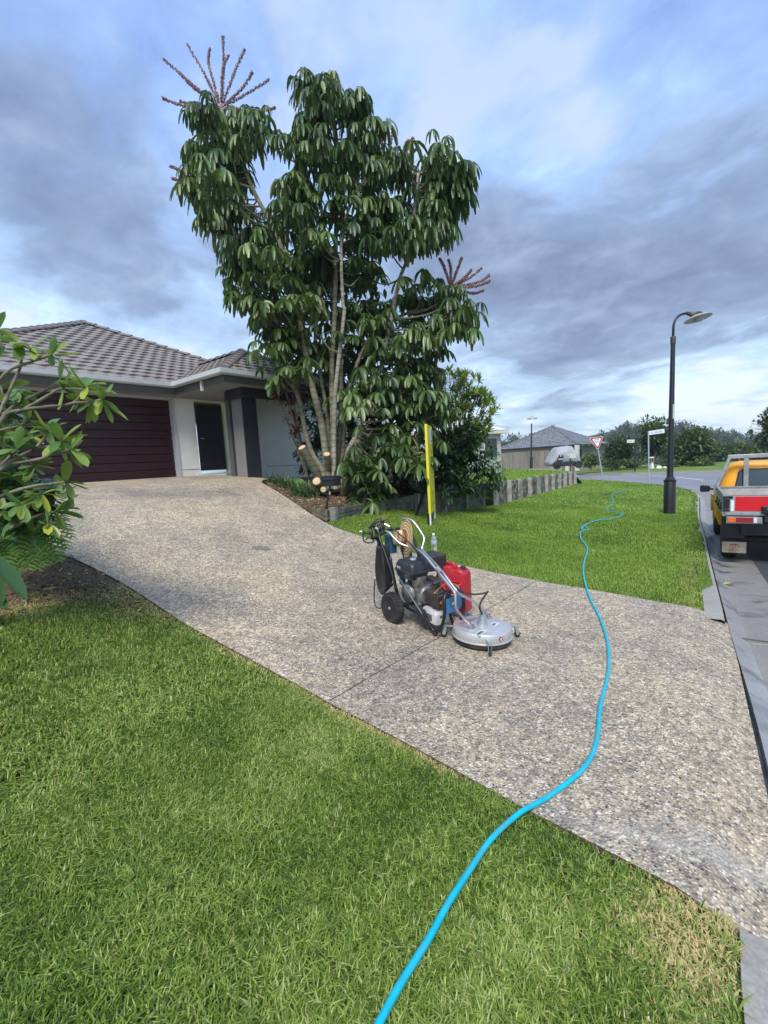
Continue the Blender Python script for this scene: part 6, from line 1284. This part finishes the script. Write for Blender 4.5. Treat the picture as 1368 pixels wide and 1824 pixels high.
# rear window and side windows
def glass(pts3, nm, th=(0, -.006, 0)): m = MB(); m.loft([[V3(p) for p in pts3], [V3(p)+V3(th) for p in pts3]]); return m.build(nm, 'car_glass', cab if False else ut)
def lean_y(z_): return 2.29+(z_-1.12)/(1.56-1.12)*(.07)
zw0, zw1 = 1.14, 1.53; pts = []
for x, z_ in ((.30, zw0+.03), (.34, zw0), (1.46, zw0), (1.50, zw0+.03), (1.44, zw1-.05), (1.38, zw1), (.42, zw1), (.36, zw1-.05)): pts.append((x, lean_y(z_)-.005, z_))
g_ = glass(pts, 'rear_window')
def seal(pts, r=.012): m = MB(); m.tube([V3(p)+V3((0, -.004, 0)) for p in pts+[pts[0]]], r, 6); m.build('window_seal', 'rubber', ut).parent = g_
seal(pts)
for x0, x1, s_ in ((.018, .155, -1), (1.782, 1.645, 1)):
    q = [(x0+s_*.004, 2.50, 1.15), (x0+s_*.004, 3.42, 1.15), (x1+s_*.006, 3.10, 1.53), (x1+s_*.006, 2.55, 1.53)]; glass(q, 'side_window', (s_*.006, 0, 0))
for x, s_ in ((-.02, -1), (1.82, 1)):
    m = MB(); m.tube([(x, 3.35, 1.08), (x+s_*.07, 3.33, 1.10)], .025, 8); m.loft([[V3((x+s_*(.06+a_), 3.36-.09*q, b_)) for a_, b_ in ((0, 1.06), (.02, 1.03), (.16, 1.02), (.19, 1.05), (.19, 1.15), (.16, 1.18), (.02, 1.17), (0, 1.14))] for q in (0, 1)]); m.build('mirror', 'black_paint', ut, smooth=True, bevel=.01)
# tray headboard
ub((.0, 2.19, .91), (WT, 2.22, 1.175), 'headboard', 'alloy_matt')
m = MB(); m.b2((0, 2.175, 1.176), (WT, 2.225, 1.20)); m.build('headboard_rail', 'alloy', ut)
m = MB()
for pa, pb_ in (((.0, 1.20), (.19, 1.77)), ((WT, 1.20), (WT-.19, 1.77))): m.loft([[V3((pa[0]+sx*.028, 2.20+sy*.025, pa[1])) for sx, sy in ((-1, -1), (1, -1), (1, 1), (-1, 1))], [V3((pb_[0]+sx*.028, 2.20+sy*.025, pb_[1])) for sx, sy in ((-1, -1), (1, -1), (1, 1), (-1, 1))]])
m.b2((.165, 2.172, 1.755), (WT-.165, 2.232, 1.83))
for x in (.42, WT-.50): m.b2((x, 2.178, 1.20), (x+.08, 2.222, 1.754))
m.build('headboard_frame', 'alloy', ut, bevel=.006)
m = MB(); m.tube([(-.01, 2.2, 1.15), (-.03, 2.22, 1.2), (.02, 2.2, 1.26)], .03, 8); m.build('corner_clamp', 'alloy', ut)
for q, (y_, z_) in enumerate(((.45, .87), (1.15, .87), (1.85, .87))): m = MB(); m.b2((-.018, y_, .86), (-.001, y_+.05, 1.02)); m.tube([(-.018, y_+.025, .90), (-.04, y_+.01, .95)], .012, 6); m.build('side_latch', 'black_paint', ut)
tl = P(1288, 917, 7.5); hdv = unit(V3((-.075, 1, 0))); pit = math.atan2(-.065, 2.94)
gz = float(zt(-.1, 9.0))-.13; ut.location = (tl[0], tl[1], gz); ut.rotation_euler = (pit, 0, math.atan2(.075, 1))

# ================================================================== GRASS, LITTER
def blades(name, xy, hgt, wid, mat, tint, lean=.7, par=None, z0=None):
    n = len(xy); x, y = xy[:, 0], xy[:, 1]; z_ = (zt(x, y)-.012) if z0 is None else z0; z_ = z_ + (.032*((x > kx(y)-.045) & (y > 6.3)) if z0 is None else 0); a_ = RNG.random(n)*2*math.pi
    pz = np.column_stack([x, y, z_]); d_ = np.column_stack([np.cos(a_), np.sin(a_), np.zeros(n)]); s_ = np.column_stack([-np.sin(a_+RNG.normal(0, .5, n)), np.cos(a_), np.zeros(n)]); s_ = nrm(s_)
    ln = np.abs(RNG.normal(0, lean, n)) + .15; h = hgt; w_ = (wid/2)[:, None]
    m1 = pz + d_*(h*.35*ln)[:, None] + np.array([0, 0, 1.])*(h*.55)[:, None]; tp_ = pz + d_*(h*1.0*ln)[:, None] + np.array([0, 0, 1.])*(h*np.maximum(.25, 1-.35*ln))[:, None]
    v = np.stack([pz-s_*w_, pz+s_*w_, m1-s_*w_*.85, m1+s_*w_*.85, tp_], 1).reshape(-1, 3)
    k = np.arange(n)[:, None]*5; F = np.concatenate([k+0, k+1, k+3, k+2, k+2, k+3, k+4], 1).reshape(-1); ls = np.tile([4, 3], n)
    o = nmesh(name, v, F, ls, mat, np.repeat(tint, 5)); o['kind'] = 'stuff'; return o
def inpoly(xy, poly):
    x, y = xy[:, 0], xy[:, 1]; c = np.zeros(len(x), bool); j = len(poly)-1
    for i in range(len(poly)):
        xi, yi = poly[i]; xj, yj = poly[j]; c ^= ((yi > y) != (yj > y)) & (x < (xj-xi)*(y-yi)/(yj-yi+1e-12)+xi); j = i
    return c
def vnoise(x, y, s, seed=0):
    r = np.random.default_rng(seed); g_ = r.random((64, 64)); X = x*s; Y = y*s; i = np.floor(X).astype(int); j = np.floor(Y).astype(int); fx = X-i; fy = Y-j; fx = fx*fx*(3-2*fx); fy = fy*fy*(3-2*fy)
    A_ = g_[i % 64, j % 64]; B_ = g_[(i+1) % 64, j % 64]; C_ = g_[i % 64, (j+1) % 64]; D_ = g_[(i+1) % 64, (j+1) % 64]; return (A_*(1-fx)+B_*fx)*(1-fy)+(C_*(1-fx)+D_*fx)*fy
kx = lambda y: np.interp(y, lawn_edge[:, 1], lawn_edge[:, 0])
def sample(n, x0, x1, y0, y1): return np.column_stack([RNG.uniform(x0, x1, n), RNG.uniform(y0, y1, n)])
# near lawn blades
xy = np.concatenate([sample(125000, -2.6, .06, -.4, 2.05), sample(62000, -5.9, -2.6, -.6, 2.1)])
ed_ = ne_y(xy[:, 0])-xy[:, 1]; bedm = inpoly(xy, [(-5.1, .0), (-5.15, .35), (-5.1, .55), (-5.22, .8), (-5.2, 1.0), (-5.4, 1.15), (-5.4, 1.35), (-5.35, 1.55), (-5.2, 1.74), (-5.3, 2.2), (-9, 2.2), (-9, -3), (-6, -3)])
keep = (ed_ > .012*vnoise(xy[:, 0], xy[:, 1], 9, 5)) & (xy[:, 0] < kx(np.maximum(xy[:, 1], .01))-.035) & ~bedm
xy = xy[keep]; ed_ = ed_[keep]; n = len(xy); big = vnoise(xy[:, 0], xy[:, 1], 1.6, 1); sml = vnoise(xy[:, 0], xy[:, 1], 7, 2)
dry = np.clip(1-ed_/.12, 0, 1)*1.1*sm(.25, .6, vnoise(xy[:, 0], xy[:, 1], 2.2, 9)) + 1.0*np.exp(-(((xy[:, 0]+.13)/.17)**2+((xy[:, 1]-1.62)/.17)**2)) + .35*np.exp(-(((xy[:, 0]+.08)/.10)**2+((xy[:, 1]-1.1)/.5)**2)) + .95*np.exp(-(((xy[:, 0]+4.7)/.42)**2+((ed_-.1)/.25)**2)) + .9*np.exp(-((xy[:, 0]+5.15)/.22)**2)
isd = RNG.random(n) < np.clip(dry, 0, .90)+.03+.05*(vnoise(xy[:, 0], xy[:, 1], 3.3, 21) > .68); tint = np.clip(.35+.30*(big-.5)+.26*(sml-.5)+RNG.normal(0, .23, n), 0, .82); tint[isd] = RNG.uniform(.85, 1, isd.sum())
hg = (.030+.018*sml+.020*RNG.random(n))*np.clip(ed_/.10, .7, 1); hg[isd] *= .75; wd = RNG.uniform(.0034, .0072, n)*np.where(xy[:, 0] < -2.6, 1.4, 1.)
blades('grass', xy, hg, wd, 'grass_blade', tint, .95)
# verge beyond the driveway, in three density bands
def band(n, y0, y1, h0, w0, x0=-6.6):
    xy = sample(n, x0, .05, y0, y1); e = xy[:, 1]-fe_y(np.clip(xy[:, 0], -9, 0)); wx = np.interp(xy[:, 1], [6.1, 14.2, 14.42, 26.9, 27, 33], [-6.05, -6.93, -6.58, -7.45, -9, -12]); keep = (e > .02) & (xy[:, 0] < kx(xy[:, 1])-.03+(.115-.16*np.maximum(0, np.sin(xy[:, 1]*1.1+.6)*.5+np.sin(xy[:, 1]*3.1)*.3+np.sin(xy[:, 1]*7.7)*.2-.22))*sm(6.3, 7.0, xy[:, 1])) & (xy[:, 0] > wx+.04)
    xy = xy[keep]; e = e[keep]; n = len(xy); big = vnoise(xy[:, 0], xy[:, 1], .9, 3); sml = vnoise(xy[:, 0], xy[:, 1], 4, 4)
    dr = np.clip(1-e/.16, 0, 1)*.5 + .30*np.exp(-((xy[:, 0]-kx(xy[:, 1])+.1)/.16)**2)*(vnoise(xy[:, 0], xy[:, 1], 1.3, 6) > .45)*(xy[:, 1] < 10); isd = RNG.random(n) < dr+.012
    tint = np.clip(.34+.42*(big-.5)+.25*(sml-.5)+RNG.normal(0, .12, n), 0, .78); tint[isd] = RNG.uniform(.85, 1, isd.sum()); return blades('grass', xy, (h0+.4*h0*sml+.3*h0*RNG.random(n))*np.clip(e/.2, .4, 1), RNG.uniform(.8, 1.3, n)*w0, 'grass_far', tint, .6)
band(95000, 5.9, 9.5, .030, .0065); band(70000, 9.5, 16, .036, .011); band(45000, 16, 33, .042, .022, -12)
xy = sample(36000, -16, -6.6, 14.4, 38); keep = inpoly(xy, [(-6.7, 14.4), (-7.58, 26.9), (-8.6, 28.6), (-16, 36.4), (-16, 14.4)]); xy = xy[keep]; n = len(xy)
blades('grass', xy, RNG.uniform(.04, .09, n), RNG.uniform(.02, .035, n), 'grass_far', np.clip(RNG.normal(.42, .15, n), 0, .8), .6, z0=znl(xy[:, 0], xy[:, 1]))
# mulch pieces
def litter(name, poly, n, zf, Lr, mat='dry_leaf'):
    p = np.array(poly); xy = sample(n, p[:, 0].min(), p[:, 0].max(), p[:, 1].min(), p[:, 1].max()); xy = xy[inpoly(xy, poly)]; n = len(xy); base = np.column_stack([xy, zf(xy[:, 0], xy[:, 1])+.008]); d_ = RNG.normal(size=(n, 3))*[1, 1, .18]
    o = leafobj(name, [leaves(base, d_, RNG.uniform(*Lr, n), RNG.uniform(.12, .4, n)*Lr[1], .2, 3, [.2, 1, .8, .1], .3, tint=RNG.random(n)**1.6, roll=RNG.normal(0, .7, n))], mat); o['kind'] = 'stuff'
litter('leaf_litter', [(-4.8, .1), (-5.0, .9), (-5.0, 1.35), (-4.3, 1.75), (-4.1, 1.97), (-5.5, 1.93), (-6.33, 1.78), (-8, 1.5), (-8, -1), (-5.5, -1)], 5200, zbedL, (.02, .08))
litter('leaf_litter', [(-6.08, 6.0), (-6.31, 5.9), (-7.02, 6.11), (-7.82, 6.37), (-9.2, 7.0), (-9.5, 8.2), (-8, 8.5), (-6.4, 7.8)], 3000, zbedR, (.03, .09))
litter('leaf_litter', [(-6.0, 6.0), (-5.0, 6.2), (-5.2, 9.5), (-6.2, 9.5)], 110, lambda x, y: zt(x, y)+.02, (.03, .08))
# single fallen leaves
for (px, py, L0, lab, kn) in ((1142, 1041, .10, 'curled grey-brown dry leaf on the verge lawn by the driveway', .3), (896, 1018, .05, 'small pale dry leaf on the verge edge right of the jerry can', .75), (1300, 1041, .20, 'long yellow fallen leaf lying in the gutter', 1.), (1288, 1033, .08, 'small brown fallen leaf beside the yellow leaf in the gutter', .4), (312, 1100, .05, 'small brown leaf at the near driveway edge by the lawn', .35)):
    p = ground_hit(px, py); p[2] += .03 if px < 1200 else -.10
    if px > 1200: p = EYE+(p-EYE)*1.0; r = RW@np.array([(px-IW/2)/FPX, -(py-IH/2)/FPX, 1.]); zz = float(zt(-.1, 7.6))-.125; p = EYE+r*((zz-EYE[2])/r[2])
    o = leafobj('fallen_leaf', [leaves(p[None]-cr*L0/2, (cr+cf*.2+V3((0, 0, .35)))[None], L0, L0*.32, .9, 5, None, .5, tint=np.array([kn]))], 'dry_leaf', origin=p); tag(o, lab, 'leaf')
# dark water stain on the slab is a thin damp patch
b = NB('damp'); v = b.pos(False); b.set(Base_Color=b.ramp(b.noise(v, 60, 3), [(.3, (.12, .115, .11)), (.7, (.27, .26, .235))]), Roughness=.4)
c = ground_hit(465, 978); m = MB(); n = 26; pts = []
for i in range(n): a_ = 2*math.pi*i/n; rr_ = .9+.18*math.sin(a_*2+1)+.16*math.sin(a_*7)+.12*math.sin(a_*11+2); q = c+unit(cr*[1, 1, 0])*.12*rr_*math.cos(a_)+unit(cf*[1, 1, 0])*.11*rr_*math.sin(a_); pts.append((q[0], q[1], float(zdrive(q[0], q[1]))+.004))
m.add(pts, [tuple(range(n))]); m.build('damp_patch', 'damp')['kind'] = 'structure'

# thin air between here and the hills
hv = bpy.data.materials.new('haze'); hv.use_nodes = True; ht = hv.node_tree; ht.nodes.clear(); ho = ht.nodes.new('ShaderNodeOutputMaterial'); hp_ = ht.nodes.new('ShaderNodeVolumePrincipled')
hp_.inputs['Color'].default_value = (.86, .92, 1, 1); hp_.inputs['Density'].default_value = .0006; hp_.inputs['Anisotropy'].default_value = .2; ht.links.new(hp_.outputs[0], ho.inputs['Volume']); M['haze'] = hv
MB().b2((-720, -720, -5.5), (720, 720, 26)).build('haze', 'haze')['kind'] = 'stuff'
